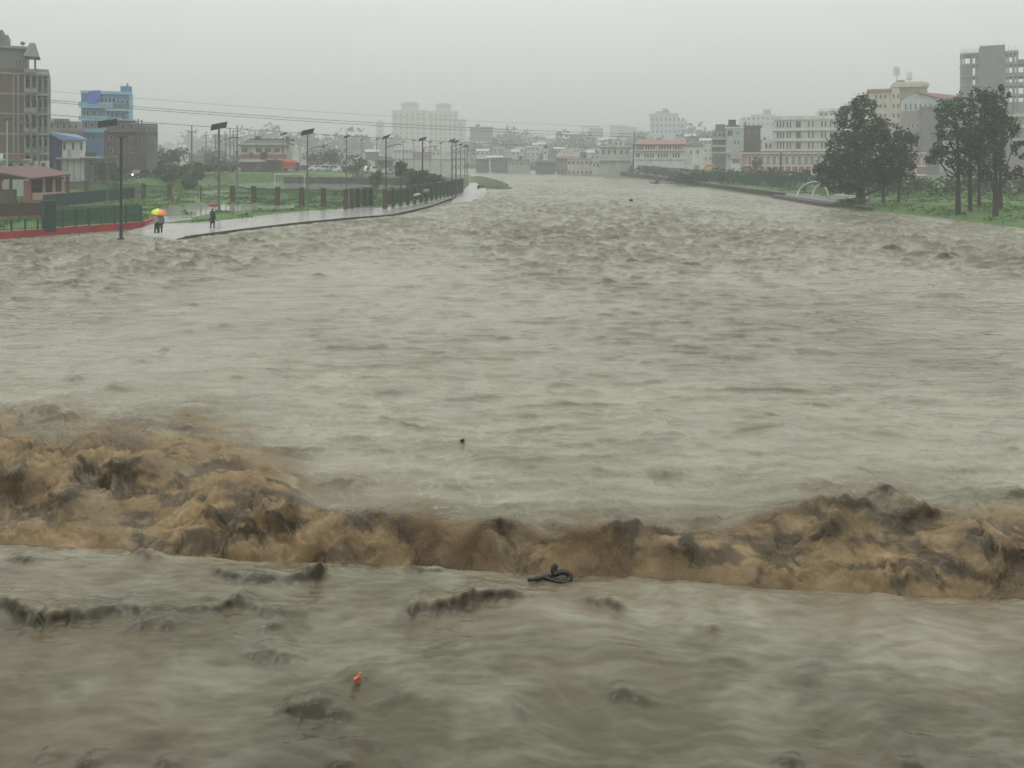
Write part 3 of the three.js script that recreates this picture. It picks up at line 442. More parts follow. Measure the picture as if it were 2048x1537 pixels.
// --- twin towers far off
function tower(px, yt, label, w) {
  const h = new House('apartment_tower', label, 'tower', 850, px - w / 2, px + w / 2, yt, { depth: 24, base: 1 });
  h.part('wall', C.cream, [[px - w / 2, px + w / 2, yt + 19, null]]); h.part('cornice', C.plaster, [[px - w / 2 - 1, px + w / 2 + 1, yt + 17, yt + 19.2, 0.8]]);
  h.part('roof_room', C.cream, [[px - w * 0.24, px + w * 0.26, yt + 5, yt + 17, -4, -16]]);
  const r = new MB(); r.hip(h.X(px - w * 0.25), h.X(px + w * 0.27), -17, -3, h.Y(yt + 5.5), h.Y(yt), 5, 0.7, 0.3); r.build('roof', C.roofRust, h.g);
  const p = []; for (const x of steps(px - w / 2 + 2, px + w / 2 - 2, 7)) p.push([x - 0.7, x + 0.7, yt + 19.2, null, 0.7, 0]); h.part('pilaster', C.plaster, p);
  for (const x of steps(px - w / 2 + 6.5, px + w / 2 - 6.5, 6)) for (let k = 0; k < 9; k++) h.win(x - 2.2, x + 2.2, yt + 24 + k * 9.2, yt + 29.5 + k * 9.2);
}
tower(819, 203, 'hazy cream apartment tower with capped roof room, left of the twin towers', 70); tower(886, 205, 'hazy cream apartment tower with capped roof room, right of the twin towers', 60);
{ const h = new House('stair_tower', 'hazy pale block attached to the right of the twin towers', 'tower', 860, 915, 932, 238, { depth: 14, base: 1 }); h.part('wall', C.cream, [[915, 932, 240, null]]); h.part('cornice', C.plaster, [[914, 933, 238, 240, 0.5]]); for (let k = 0; k < 6; k++) h.win(919, 924, 246 + 10 * k, 252 + 10 * k); }
{ const h = new House('stair_tower', 'hazy low block at the left foot of the twin towers', 'tower', 855, 752, 768, 241, { depth: 14, base: 1 }); h.part('wall', C.plaster, [[752, 768, 244, null]]); h.part('cornice', C.cream, [[754, 765, 240.5, 244, -2]]); for (let k = 0; k < 5; k++) h.win(756, 762, 250 + 10 * k, 256 + 10 * k); }

// --- right bank
{ // red-roofed long white school
  const h = new House('long_house', 'long white two storey building with a dull red roof beside the leaning pole', 'building', 238, 1268, 1410, 278, { depth: 12 });
  h.part('wall', C.white, [[1268, 1370, 287, null], [1370, 1408, 290, null, -1]]); h.part('ledge', C.plaster, [[1268, 1371, 300.5, 302, 0.9, 0], [1268, 1371, 318, 319.5, 0.3, 0]]);
  const X = (p) => h.X(p), Y = (p) => h.Y(p), r = new MB(); r.quadMesh([[X(1264), Y(288.5), 1], [X(1372), Y(288.5), 1], [X(1376), Y(279), -5], [X(1281), Y(279), -5], [X(1264), Y(290), 1], [X(1372), Y(290), 1], [X(1376), Y(289), -12], [X(1268), Y(289), -12]], [[0, 1, 2, 3], [0, 4, 5, 1], [1, 5, 6, 2], [3, 2, 6, 7]]); r.build('roof', C.roofRed, h.g);
  const g = new MB(); g.quadMesh([[X(1368), Y(292), -0.6], [X(1390), Y(281), -0.6], [X(1412), Y(292), -0.6], [X(1368), Y(292), -13], [X(1390), Y(281), -13], [X(1412), Y(292), -13]], [[0, 2, 1], [0, 1, 4, 3], [1, 2, 5, 4]]); g.build('gable_roof', C.concrete, h.g);
  h.wins([1275, 1280, 1285, 1293, 1298, 1303, 1308, 1320, 1325, 1330, 1336, 1341, 1348, 1353, 1358, 1363], 3.2, 291, 299).wins([1273, 1278, 1291, 1296, 1302, 1307, 1318, 1324, 1329, 1334, 1347, 1352, 1358], 3.4, 307, 315).wins([1383, 1396], 4, 300, 308, -0.996);
}
{ const h = new House('flat_house', 'pale green flat roofed house at the left end of the long white building', 'building', 245, 1196, 1262, 290, { depth: 9 });
  h.part('wall', C.greyGreen, [[1200, 1262, 294, null], [1225, 1250, 281, 294, -3]]); h.part('roof_slab', C.plaster, [[1194, 1263, 318, 321, 0.8, 0], [1199, 1263, 292, 294.5, 0.4]]); h.wins([1207, 1218, 1230, 1243, 1254], 4.5, 299, 308).wins([1233, 1242], 4, 284, 290, -2.99); }
{ // green-white tall house
  const h = new House('narrow_house', 'pale green narrow house with black roof tank beside the brick wall', 'building', 236, 1418, 1490, 254, { depth: 10 });
  h.part('wall', C.greyGreen, [[1452, 1487, 256, null]]); h.part('wall', C.concrete, [[1424, 1454, 262, null, -2]]); h.part('parapet', C.white, [[1450, 1488, 254, 257, 0.2]]); h.part('roof_tank', C.tank, [[1458, 1473, 239, 250, -3, -6], [1454, 1480, 250, 254, -2, -7]]); h.part('roof_room', C.concreteDark, [[1432, 1452, 248, 262, -3]]);
  h.part('balcony', C.greyGreen, [[1420, 1452, 291, 294, 0.2, -2], [1424, 1454, 276, 279, 0.1, -2], [1424, 1470, 304, 307, 0.6, 0]]); h.win(1455, 1465, 261, 272); h.wins([1476], 4, 265, 270).wins([1470, 1477], 4, 281, 288).wins([1430, 1440, 1448], 5, 265, 273, -1.996).wins([1430, 1440, 1448], 5, 281, 288, -1.996).wins([1432, 1442, 1460, 1472], 6, 310, 318, 0.004); }
{ const h = new House('brick_side_wall', 'plain grey brick house wall between the narrow house and the white block', 'building', 240, 1487, 1522, 252, { depth: 10 }); h.part('wall', C.brickDark, [[1488, 1521, 254, null]]); h.part('roof', C.roofDark, [[1486, 1524, 251, 254.5, 0.3]]); h.part('chimney', C.concreteDark, [[1489, 1493, 243, 252, -2, -3]]); h.wins([1497, 1512], 4, 262, 268); }
{ // white block
  const h = new House('white_block', 'white four storey block with rows of windows left of the big tree', 'building', 228, 1524, 1700, 232, { depth: 14 });
  h.part('wall', C.plaster, [[1549, 1685, 240, null], [1524, 1552, 280, null, -1], [1640, 1700, 225, 240, -3]]); h.part('parapet', C.white, [[1551, 1686, 233, 240.5, 0.25], [1640, 1701, 218, 224, -2.6]]); h.part('cornice', C.white, [[1547, 1686, 259, 262, 0.6], [1547, 1686, 279.5, 282.5, 0.6], [1522, 1686, 301, 304, 0.7]]);
  for (const y of [243, 264, 285]) h.wins([1556, 1562, 1568, 1576, 1582, 1619, 1627, 1645, 1652, 1662, 1670], 4, y, y + 13, 0.004, C.white).win(1593, 1603, y, y + 13, 0.004, C.frame);
  h.wins([1533, 1541], 5, 286, 297, -0.996).wins([1646, 1655, 1666, 1676], 5, 227, 235, -2.996);
}
{ // ornate brick and stone building
  const h = new House('arcade_building', 'long low brick building with white arched window surrounds behind the right bank', 'building', 205, 1482, 1850, 303, { depth: 10 });
  h.part('wall', C.pinkPale, [[1484, 1850, 306, 331, 0]]); h.part('wall', C.brickOrange, [[1484, 1850, 331, null, 0.15]], h.g, 'orange brick base'); h.part('cornice', C.roofDark, [[1480, 1852, 302.5, 304, 0.8]]); h.part('ledge', C.white, [[1482, 1852, 304, 308, 0.6], [1482, 1852, 329.5, 332, 0.35, 0], [1482, 1852, 346, 350, 0.5, 0]]);
  for (const x of steps(1500, 1838, 27)) {
    const b = new MB(); const w = 4.4 * h.s, y0 = h.Y(328), y1 = h.Y(315), xx = h.X(x); b.box(xx - w, (y0 + y1) / 2, 0.12, 0.24, y1 - y0, 0.24).box(xx + w, (y0 + y1) / 2, 0.12, 0.24, y1 - y0, 0.24); b.add(new THREE.TorusGeometry(w, 0.12, 5, 10, Math.PI).translate(xx, y1, 0.12));
    const f = b.build('window', C.white, h.g); new MB().box(xx, (y0 + y1) / 2 + 0.2, 0.02, 2 * w - 0.2, y1 - y0 + 0.4, 0.04).build('pane', C.mauve, f);
  }
  const q = []; for (const x of steps(1506, 1832, 25)) q.push([x - 1.2, x + 1.2, 332, 346, 0.4, 0]); h.part('pilaster', C.white, q);
}
{ const h = new House('gate_house', 'small white gate house with pitched roof left of the arcaded building', 'building', 200, 1461, 1482, 306, { depth: 5 }); h.part('wall', C.white, [[1462, 1480, 318, null]]); const r = new MB(); r.hip(h.X(1462), h.X(1480), -5, 0, h.Y(318), h.Y(301), 0.9, 0.4); r.build('roof', C.concreteDark, h.g); h.wins([1467, 1472, 1477], 3, 320, 327); }
{ // cream hospital
  const h = new House('hospital_block', 'cream multi storey building with phone masts on its roof behind the big tree', 'building', 262, 1734, 1862, 178, { depth: 16 });
  h.part('wall', C.hospital, [[1738, 1790, 184, null], [1784, 1800, 178, null, 1.2], [1796, 1856, 176, null, -2]]); h.part('roof', C.roofRust, [[1734, 1788, 179, 184.5, 0.8]]); h.part('parapet', C.cream, [[1784, 1858, 170, 177, 1.4]]); h.part('roof_room', C.hospital, [[1790, 1850, 164, 172, -4, -9]]);
  h.part('roof_room', C.concreteDark, [[1797, 1812, 160, 168, -5, -8]]);
  for (let k = 0; k < 5; k++) { const y = 190 + 19 * k; h.wins([1753, 1762, 1771], 5, y, y + 8).wins([1788, 1797], 4, y, y + 9, 1.204); }
  const mast = (px, yt, yb) => { const b = new MB(), x = h.X(px), z = -6, yb_ = h.Y(yb), yt_ = h.Y(yt); b.bar(V(x, yb_, z), V(x, yt_, z), 0.16, 0.05, 6); return b; };
  const m1 = mast(1796, 128, 172); for (const [dx, y] of [[-5.5, 140], [5, 141], [-2, 138], [2.5, 139]]) m1.span(h.X(1796 + dx - 0.9), h.X(1796 + dx + 0.9), h.Y(y + 10), h.Y(y - 6), -5.6, -6); m1.span(h.X(1790), h.X(1802), h.Y(151), h.Y(150), -5.9, -6.1); m1.build('phone_mast', C.polePale, h.g);
  const m2 = mast(1822, 142, 168); for (const dx of [-5, -2.5, 0, 2.5, 4.8]) m2.span(h.X(1822 + dx - 0.5), h.X(1822 + dx + 0.5), h.Y(158), h.Y(144), -5.8, -6); m2.span(h.X(1816), h.X(1828), h.Y(160), h.Y(158), -5.7, -6.2); m2.build('phone_mast', C.polePale, h.g);
  h.part('antenna', C.polePale, [[1847, 1848, 166, 176, -3, -3.2], [1854, 1855.5, 165, 176, -3, -3.2]]);
}
{ // pale-blue gabled hall
  const h = new House('gabled_hall', 'pale blue hall with a wide gable and long red roof between the two tree groups', 'building', 222, 1803, 1945, 184, { depth: 26 });
  h.part('wall', C.paleBlueWall, [[1806, 1880, 199, 223], [1880, 1945, 196, null, -3]]); h.part('wall', C.mauve, [[1803, 1880, 222, null, 0.4]], h.g, 'mauve lower storeys'); h.part('stair_tower', C.concreteDark, [[1842, 1877, 216, null, 1.6, 0.4]]); h.part('parapet', C.concrete, [[1840, 1878, 213.5, 217, 1.9, 0.3]]);
  const X = (p) => h.X(p), Y = (p) => h.Y(p), g = new MB(); g.quadMesh([[X(1806), Y(199), 0], [X(1835), Y(186.5), 0], [X(1880), Y(199), 0]], [[0, 2, 1]]); g.build('gable', C.paleBlueWall, h.g);
  const r = new MB(); r.quadMesh([[X(1800), Y(199.5), 0.9], [X(1834), Y(184), 0.9], [X(1884), Y(199.5), 0.9], [X(1834), Y(184), -24], [X(1945), Y(185), -24], [X(1948), Y(198), -2], [X(1800), Y(201), 0.9], [X(1834), Y(186), 0.9], [X(1884), Y(201), 0.9]], [[1, 2, 5, 4, 3], [0, 6, 7, 1], [1, 7, 8, 2]]); r.build('roof', C.roofRed, h.g);
  h.wins([1812, 1822, 1832, 1842, 1852, 1862], 3.2, 208, 220).wins([1826, 1836], 5, 247, 257, 0.404, C.white);
}
{ // unfinished concrete tower: real openings, the sky seen through
  const h = new House('unfinished_tower', 'tall unfinished grey concrete tower with steel bars standing up from its roof', 'tower', 250, 1920, 2075, 95, { depth: 12 });
  h.part('lift_core', C.concreteDark, [[1961, 2011, 95, null, 0.6, -9]]); h.part('wall', C.concreteDark, [[1922, 1945, 128, null], [1920, 1961, 205, null]]);
  const c = [], s = []; for (const x of [1924, 1929, 1945, 1952.5, 1959]) c.push([x - 1.6, x + 1.6, 110, null, 0, -0.7]); for (const x of [2011, 2018, 2028, 2036, 2050, 2062, 2073]) c.push([x - 2.2, x + 2.2, x > 2036 ? 128 : 108, null, 0, -0.7]);
  for (const x of [1924, 1945, 1959, 2018, 2036, 2060, 2073]) c.push([x - 1.6, x + 1.6, x > 2036 ? 128 : 110, null, -11, -11.7]);
  for (const y of [107, 128, 152, 170, 190]) { s.push([1921, 1962, y, y + 3, 0.3, -12]); s.push([2010, y < 120 ? 2038 : 2076, y + (y < 120 ? 0 : 1), y + 5, 0.3, -12]); }
  s.push([2010, 2076, 207, null, 0, -12]);
  h.part('column', C.concrete, c); h.part('floor_slab', C.concrete, s); h.part('parapet', C.concreteDark, [[2036, 2076, 125, 131, 0.3, 0], [2010, 2076, 150, 156, 0.2, 0], [2010, 2076, 169, 174, 0.2, 0]]);
  const b = new MB(); for (const x of [...steps(1922, 1960, 11), ...steps(2012, 2037, 5)]) { b.bar(V(h.X(x), h.Y(108), -0.3), V(h.X(x + rr(-0.8, 0.8)), h.Y(98 + rr(-2, 3)), -0.3), 0.07, 0.04, 5); } for (const x of [1962, 1973, 1984, 1999, 2010]) b.bar(V(h.X(x), h.Y(96), -1), V(h.X(x), h.Y(90), -1), 0.08, 0.05, 5); b.build('steel_bars', C.steel, h.g).userData.kind = 'stuff';
}
{ const h = new House('wing_building', 'pale flat roofed wing at the right edge below the unfinished tower', 'building', 215, 2000, 2110, 232, { depth: 12 }); h.part('wall', C.mauve, [[2015, 2110, 234, null]]); h.part('ledge', C.plaster, [[2013, 2112, 228, 234.5, 0.6], [2013, 2112, 252, 256, 0.5, 0], [2013, 2112, 278, 281, 0.5, 0]]); h.wins([2022, 2032, 2042], 5, 240, 249).wins([2022, 2032, 2042], 5, 261, 272).wins([2022, 2032, 2042], 5, 286, 297); }
{ const h = new House('rear_block', 'hazy grey blue block with roof room far behind the long white building', 'building', 640, 1298, 1376, 226, { depth: 16, base: 1 }); h.part('wall', C.paleBlueWall, [[1300, 1357, 229, null], [1357, 1374, 240, null]]); h.part('roof_room', C.concrete, [[1312, 1340, 222, 230, -3], [1326, 1337, 217, 223, -4]]); h.part('parapet', C.plaster, [[1298, 1358, 227, 230, 0.4]]); for (const y of [236, 248, 260]) h.wins(steps(1306, 1366, 8), 4, y, y + 6); }
{ const h = new House('rear_block', 'hazy stepped grey block far behind the brick side wall', 'building', 600, 1500, 1552, 226, { depth: 16, base: 1 }); h.part('wall', C.paleBlueWall, [[1502, 1552, 229, null], [1478, 1504, 236, null]]); h.part('roof_room', C.concrete, [[1528, 1542, 219, 230, -3]]); for (const y of [234, 245]) h.wins(steps(1488, 1545, 7), 4, y, y + 6); }
{ const h = new House('rear_block', 'dark hazy square block at the river bend right of the twin towers', 'building', 560, 938, 987, 253, { depth: 14, base: 1.5 }); h.part('wall', C.concreteDark, [[940, 985, 256, null]]); h.part('parapet', C.concrete, [[938, 987, 253.5, 256, 0.4]]); h.part('roof_room', C.concreteDark, [[951, 959, 248, 254, -3]]); for (const y of [262, 274, 286]) h.wins(steps(947, 978, 4), 4, y, y + 6); }
// ---------- far houses across the bend and behind: each wall, roof, windows ----------
{
  const kinds = [[C.concrete, C.tin], [C.plaster, C.tin], [C.mauve, C.roofRust], [C.greyGreen, C.concrete], [C.concreteDark, C.roofDark], [C.white, C.tin], [C.brick, C.tin], [C.paleBlueWall, C.concrete]];
  function farHouse(px, yt, w, d, k, label, group, o = {}) {
    const h = new House('far_house', label, 'house', d, px - w / 2, px + w / 2, yt, { group, depth: w * d / FOCAL * 0.8, ...o }), [wm, rm] = kinds[k % kinds.length];
    const X = (p) => h.X(p), Y = (p) => h.Y(p), a = px - w / 2, b = px + w / 2, pitched = o.pitched ?? rnd() < 0.6;
    h.part('wall', wm, [[a, b, yt + (pitched ? 4 : 1.5), null]]);
    if (pitched) { const r = new MB(); r.quadMesh([[X(a - 1), Y(yt + 4.6), 0.5], [X(b + 1), Y(yt + 4.6), 0.5], [X(b + 1), Y(yt), -h.depth * 0.5], [X(a - 1), Y(yt), -h.depth * 0.5], [X(b + 1), Y(yt + 4.6), -h.depth - 0.5], [X(a - 1), Y(yt + 4.6), -h.depth - 0.5], [X(a - 1), Y(yt + 5.4), 0.5], [X(b + 1), Y(yt + 5.4), 0.5]], [[0, 1, 2, 3], [3, 2, 4, 5], [0, 6, 7, 1]]); r.build('roof', rm, h.g); }
    else { h.part('roof', rm, [[a - 0.8, b + 0.8, yt, yt + 1.8, 0.3]]); if (rnd() < 0.5) h.tank(px + rr(-0.2, 0.2) * w, yt, 0.6, 1.2); }
    const floors = Math.max(1, Math.floor((h.yb - yt - 4) * h.s / 3.1)), fh = (h.yb - yt - 4) / floors, n = Math.max(2, Math.round(w / 8));
    for (let f = 0; f < Math.min(floors, 4); f++) h.wins(steps(a + 3.5, b - 3.5, n), Math.min(4, w / n * 0.5), yt + 5.5 + f * fh, yt + 5.5 + f * fh + Math.min(6, fh * 0.5));
    return h;
  }
  // riverside row at the bend
  const row = [[965, 318, 26, 300, 4, 'grey shed with low roof at the left end of the far riverside row', 0], [1003, 316, 40, 296, 4, 'long dark corrugated shed on the far river bank', 0], [1038, 319, 44, 285, 3, 'pale green walled yard shed on the far river bank', 0], [1090, 321, 38, 275, 4, 'dark shed with bright tin roof edge on the far river bank', 1], [1160, 317, 50, 262, 1, 'low white columned house on the far river bank', 0], [1130, 312, 34, 275, 2, 'low reddish shack right of the bright tin roof', 1], [1215, 322, 60, 250, 5, 'long low white shed below the pale green flat roofed house', 0]];
  for (const [px, yt, w, d, k, l, p] of row) farHouse(px, yt, w, d, k, l, undefined, { pitched: !!p });
  farHouse(1091, 297, 9, 300, 5, 'slim white tower house rising among the far shacks', undefined, { pitched: false });
  const many = (n, x0, x1, y0, y1, d0, d1, w0, w1, label, group) => { for (let i = 0; i < n; i++) { const px = lerp(x0, x1, (i + rr(0.1, 0.9)) / n), t = rnd(); farHouse(px, lerp(y1, y0, t) + rr(-2, 2), rr(w0, w1), lerp(d0, d1, t), Math.floor(rr(0, 8)), label, group); } };
  many(36, 945, 1262, 282, 312, 315, 560, 10, 26, 'small hazy house among the crowded roofs beyond the river bend', 'crowded houses beyond the river bend');
  many(14, 990, 1290, 254, 282, 640, 880, 16, 40, 'faint hazy building on the skyline behind the river bend', 'faint skyline buildings behind the bend');
  many(9, 1372, 1545, 252, 285, 320, 520, 18, 34, 'hazy house behind the narrow green house and brick wall', 'hazy houses behind the right bank');
  many(9, 325, 480, 290, 318, 215, 380, 16, 34, 'hazy low house behind the power poles on the left', 'hazy houses behind the power poles');
  many(8, 600, 940, 290, 312, 260, 430, 20, 40, 'hazy low house behind the car park and wall', 'hazy houses behind the car park');
  many(4, 1150, 1290, 248, 262, 900, 1000, 26, 40, 'very faint tall block on the skyline above the far houses', 'very faint tall blocks');
}
// ---------- retaining wall and mesh fence on the right bank ----------
{
  const pts = rightEdge.filter((p) => p[1] < -100 && p[1] > -420).map(([x, z]) => V(x + 0.6, 0, z)), c = new THREE.CatmullRomCurve3(pts, false, 'centripetal');
  const L = c.getLength(), seg = 44, wall = thing('retaining_wall', 'dark stained retaining wall along the right river bank', 'wall', V(0, 0, 0));
  const fence = thing('mesh_fence', 'green wire mesh fence standing along the right retaining wall', 'fence', V(0, 0, 0)), b = new MB(), cap = new MB(), w = new MB(), rail = new MB(), off = 3.2;
  for (let i = 0; i < seg; i++) {
    const p = c.getPointAt(i / seg), q = c.getPointAt((i + 1) / seg), m = p.clone().add(q).multiplyScalar(0.5), l = p.distanceTo(q), a = Math.atan2(-(q.z - p.z), q.x - p.x);
    const up = lerp(0.8, 1.9, sstep(170, 300, -m.z)); b.box(m.x, (up - 0.8) / 2, m.z, l + 0.05, up + 0.8, 0.5, a); cap.box(m.x, up + 0.06, m.z, l, 0.12, 0.7, a);
    const n = V(-(q.z - p.z), 0, q.x - p.x).normalize().multiplyScalar(off), s0 = p.clone().add(n), s1 = q.clone().add(n), lf = s0.distanceTo(s1), mf = s0.clone().add(s1).multiplyScalar(0.5), h0 = lerp(0.85, 1.6, sstep(170, 300, -m.z));
    new MB().box(s0.x, h0 + 1.15, s0.z, 0.12, 2.5, 0.12).build('post', C.greenDark, fence);
    rail.box(mf.x, h0 + 2.3, mf.z, lf, 0.07, 0.05, a).box(mf.x, h0 + 0.25, mf.z, lf, 0.07, 0.05, a);
    const nb = Math.ceil(lf / 0.22); for (let k = 0; k < nb; k++) { const r = s0.clone().lerp(s1, (k + 0.5) / nb); w.box(r.x, h0 + 1.25, r.z, 0.05, 2.05, 0.03, a); }
  }
  b.build('wall', mat(0.07, 0.068, 0.06), wall); cap.build('coping', C.concreteDark, wall); rail.build('rail', C.greenDark, fence); w.build('wire_mesh', C.greenMesh, fence).userData.kind = 'stuff';
}
{ // quay end and steps
  const q = thing('stone_landing', 'low stone landing with grassy edge under the big right tree', 'landing', onG(1640, 412, 0)), b = new MB(), X = (px, py, h = 0) => { const v = onG(px, py, h); return [v.x - q.position.x, v.z - q.position.z]; };
  b.prism([X(1545, 396), X(1640, 412), X(1745, 422.5), X(1738, 415), X(1690, 404), X(1600, 390)], -1, 0.42); b.build('wall', mat(0.1, 0.085, 0.075), q); const t = new MB(); t.prism([X(1548, 395), X(1640, 409), X(1700, 416), X(1690, 405), X(1610, 391)], 0.42, 0.52); t.build('paving', C.concreteDark, q);
  const steps_ = new MB(); for (let i = 0; i < 3; i++) steps_.prism([X(1655 + i * 6, 405 - i * 1.2), X(1730 + i * 4, 412 - i * 1.5), X(1728 + i * 4, 409 - i * 1.5), X(1660 + i * 6, 402 - i * 1.2)], 0.3, 0.62 + 0.13 * i); steps_.build('step', C.concrete, q);
}
{ // white hoop railings
  const base = onG(1625, 399, 0.55);
  const arch = (px0, py0, px1, py1, top, label) => { const a = onG(px0, py0, 0.5), d = -a.z, e = at(px1, py1, d - 1.5), m1 = at(lerp(px0, px1, 0.22), lerp(py0, py1, 0.52), d), m2 = at(lerp(px0, px1, 0.6), lerp(py0, py1, 0.86), d - 0.8), t = thing('pipe_arch', label, 'arch', a); const L = (p) => p.clone().sub(a); new MB().tube([V(0, -0.2, 0), L(m1), L(m2), L(e), L(at(px1 + 14, py1 + 3, d - 3)), L(at(px1 + 26, py1 + 14, d - 4)), L(at(px1 + 30, py1 + 30, d - 4.5))], 0.07, 8, 40).build('pipe', C.white, t); new MB().tube([V(0.25, -0.2, -0.3), L(m1).add(V(0.3, -0.05, -0.4)), L(m2).add(V(0.3, -0.1, -0.5)), L(e).add(V(0.2, -0.15, -0.5))], 0.05, 6, 24).build('inner_pipe', C.polePale, t); };
  arch(1592, 393, 1626, 363, 0, 'left white bent pipe arch at the right river landing'); arch(1622, 394, 1656, 361, 0, 'right white bent pipe arch at the right river landing');
}
// ---------- utility poles, wires ----------
function powerPole(px, yt, d, label, o = {}) {
  const x = (px - 1024) * d / FOCAL, base = landH(x, -d), top = EYE - (yt - HORIZON) * d / FOCAL, t = thing('power_pole', label, 'utility pole', V(x, base, -d), 0, o.group), H = top - base, lean = (o.lean ?? 0) * d / FOCAL;
  new MB().bar(V(-lean, -0.5, 0), V(0, H, 0), o.r ?? 0.17, 0.11, 8).build('pole', o.m ?? C.pole, t);
  for (const [f, w] of o.arms ?? [[0.93, 2.2]]) { const y = H * f, xx = -lean * (1 - f); new MB().box(xx, y, 0.1, w, 0.14, 0.12).build('cross_arm', C.steel, t); for (const s of [-0.45, 0, 0.45]) new MB().bar(V(xx + s * w, y + 0.07, 0.1), V(xx + s * w, y + 0.32, 0.1), 0.06, 0.04, 6).build('insulator', C.mauve, t); }
  return t;
}
powerPole(58, 222, 104, 'leaning power pole with two cross arms before the tall brick block', { lean: -14, arms: [[0.86, 2.4], [0.58, 1.6]], r: 0.2 });
powerPole(75, 270, 104, 'short leaning brace pole beside the cross armed pole at left', { lean: -9, arms: [], r: 0.15 });
powerPole(276.5, 238, 136, 'left one of the paired thick power poles by the brick house', { arms: [], r: 0.26, m: C.steel }); powerPole(283.5, 240, 136, 'right one of the paired thick power poles, with a cross arm', { arms: [[0.84, 1.6]], r: 0.26, m: C.steel });
powerPole(383.5, 250, 140, 'single power pole with high cross arm behind the shrubs', { arms: [[0.89, 1.5]], r: 0.2 });
powerPole(412, 263, 175, 'thin power pole right of the single pole, with short arm', { arms: [[0.9, 1.2]] });
powerPole(431, 268, 190, 'thin bare pole just left of the large solar lamp', { arms: [] });
powerPole(450, 262, 190, 'thin pole just right of the large solar lamp', { arms: [[0.88, 1]], lean: -3 }); powerPole(460, 256, 170, 'bare concrete pole left of the cross armed pole by the cream house', { arms: [] }); powerPole(466, 261, 180, 'slightly leaning pole close to the cream house', { arms: [], lean: -3 });
powerPole(474.5, 250, 150, 'cross armed power pole just left of the cream house', { arms: [[0.9, 1.5]], r: 0.22 });
powerPole(1269, 262, 232, 'dark leaning pole before the long white building', { arms: [[0.9, 0.5]], lean: 4, r: 0.32, m: C.poleDark });
powerPole(1562, 305, 150, 'dark slim pole before the arcaded building', { arms: [], r: 0.1, m: C.poleDark });
{
  const cable = (y0, y1, d0, d1, r, label, x0 = -60, x1 = 1290, sag = 4) => { const a = at(x0, y0, d0), b = at(x1, y1, d1), t = []; for (let i = 0; i <= 12; i++) { const u = i / 12, p = a.clone().lerp(b, u); p.y -= 4 * u * (1 - u) * sag * 0.25; t.push(p); } const m = new MB().tube(t, r, 5, 60).build('overhead_cable', mat(0.09, 0.09, 0.09, { plain: 1 })); tag(m, label, 'cable'); };
  cable(168, 256, 120, 190, 0.022, 'thin topmost cable crossing above the river'); cable(187, 268, 118, 190, 0.045, 'upper cable of the parallel pair crossing the river'); cable(191, 274, 118, 190, 0.045, 'lower cable of the parallel pair crossing the river'); cable(216, 298, 116, 188, 0.05, 'thick low cable crossing in front of the far houses'); cable(318, 326, 150, 188, 0.035, 'lowest cable hanging close over the far bank', 900, 1268, 1); cable(306, 318, 150, 188, 0.03, 'slack cable over the far bank, just above the lowest', 900, 1268, 1);
}
// ---------- trees and shrubs ----------
const leafGeo = (cards, size, colour) => { // many small bent leaf sprays
  const pos = [], col = [];
  for (const [x, y, z, k] of cards) {
    const a = rr(0, 6.28), t = rr(-1.1, 1.1), s = size * rr(0.55, 1.35), ux = V(Math.cos(a), rr(-0.5, 0.5), Math.sin(a)).normalize(), up = V(Math.sin(t) * Math.sin(a), Math.cos(t), Math.sin(t) * Math.cos(a)), c = colour(k);
    const p = [V(x, y, z).addScaledVector(ux, -s * 0.5), V(x, y, z).addScaledVector(up, -s * 0.35).addScaledVector(ux, s * 0.05), V(x, y, z).addScaledVector(ux, s * 0.55).addScaledVector(up, -s * 0.15), V(x, y, z).addScaledVector(up, s * 0.38)];
    for (const i of [0, 1, 3, 1, 2, 3]) { pos.push(p[i].x, p[i].y, p[i].z); col.push(...c); }
  }
  const g = new THREE.BufferGeometry(); g.setAttribute('position', new THREE.Float32BufferAttribute(pos, 3)); g.setAttribute('color', new THREE.Float32BufferAttribute(col, 3)); g.computeVertexNormals(); return g;
};
const leafMat = new THREE.MeshStandardMaterial({ vertexColors: true, roughness: 0.75, side: THREE.DoubleSide });
const greens = { dark: (k) => { const v = 0.75 + 0.5 * k + rr(-0.15, 0.15); return [0.04 * v, 0.074 * v, 0.038 * v]; }, mid: (k) => { const v = 0.75 + 0.5 * k + rr(-0.2, 0.2); return [0.05 * v, 0.085 * v, 0.032 * v]; }, grey: (k) => { const v = 0.8 + 0.4 * k + rr(-0.15, 0.15); return [0.055 * v, 0.075 * v, 0.048 * v]; } };
const bark = mat(0.045, 0.038, 0.032);
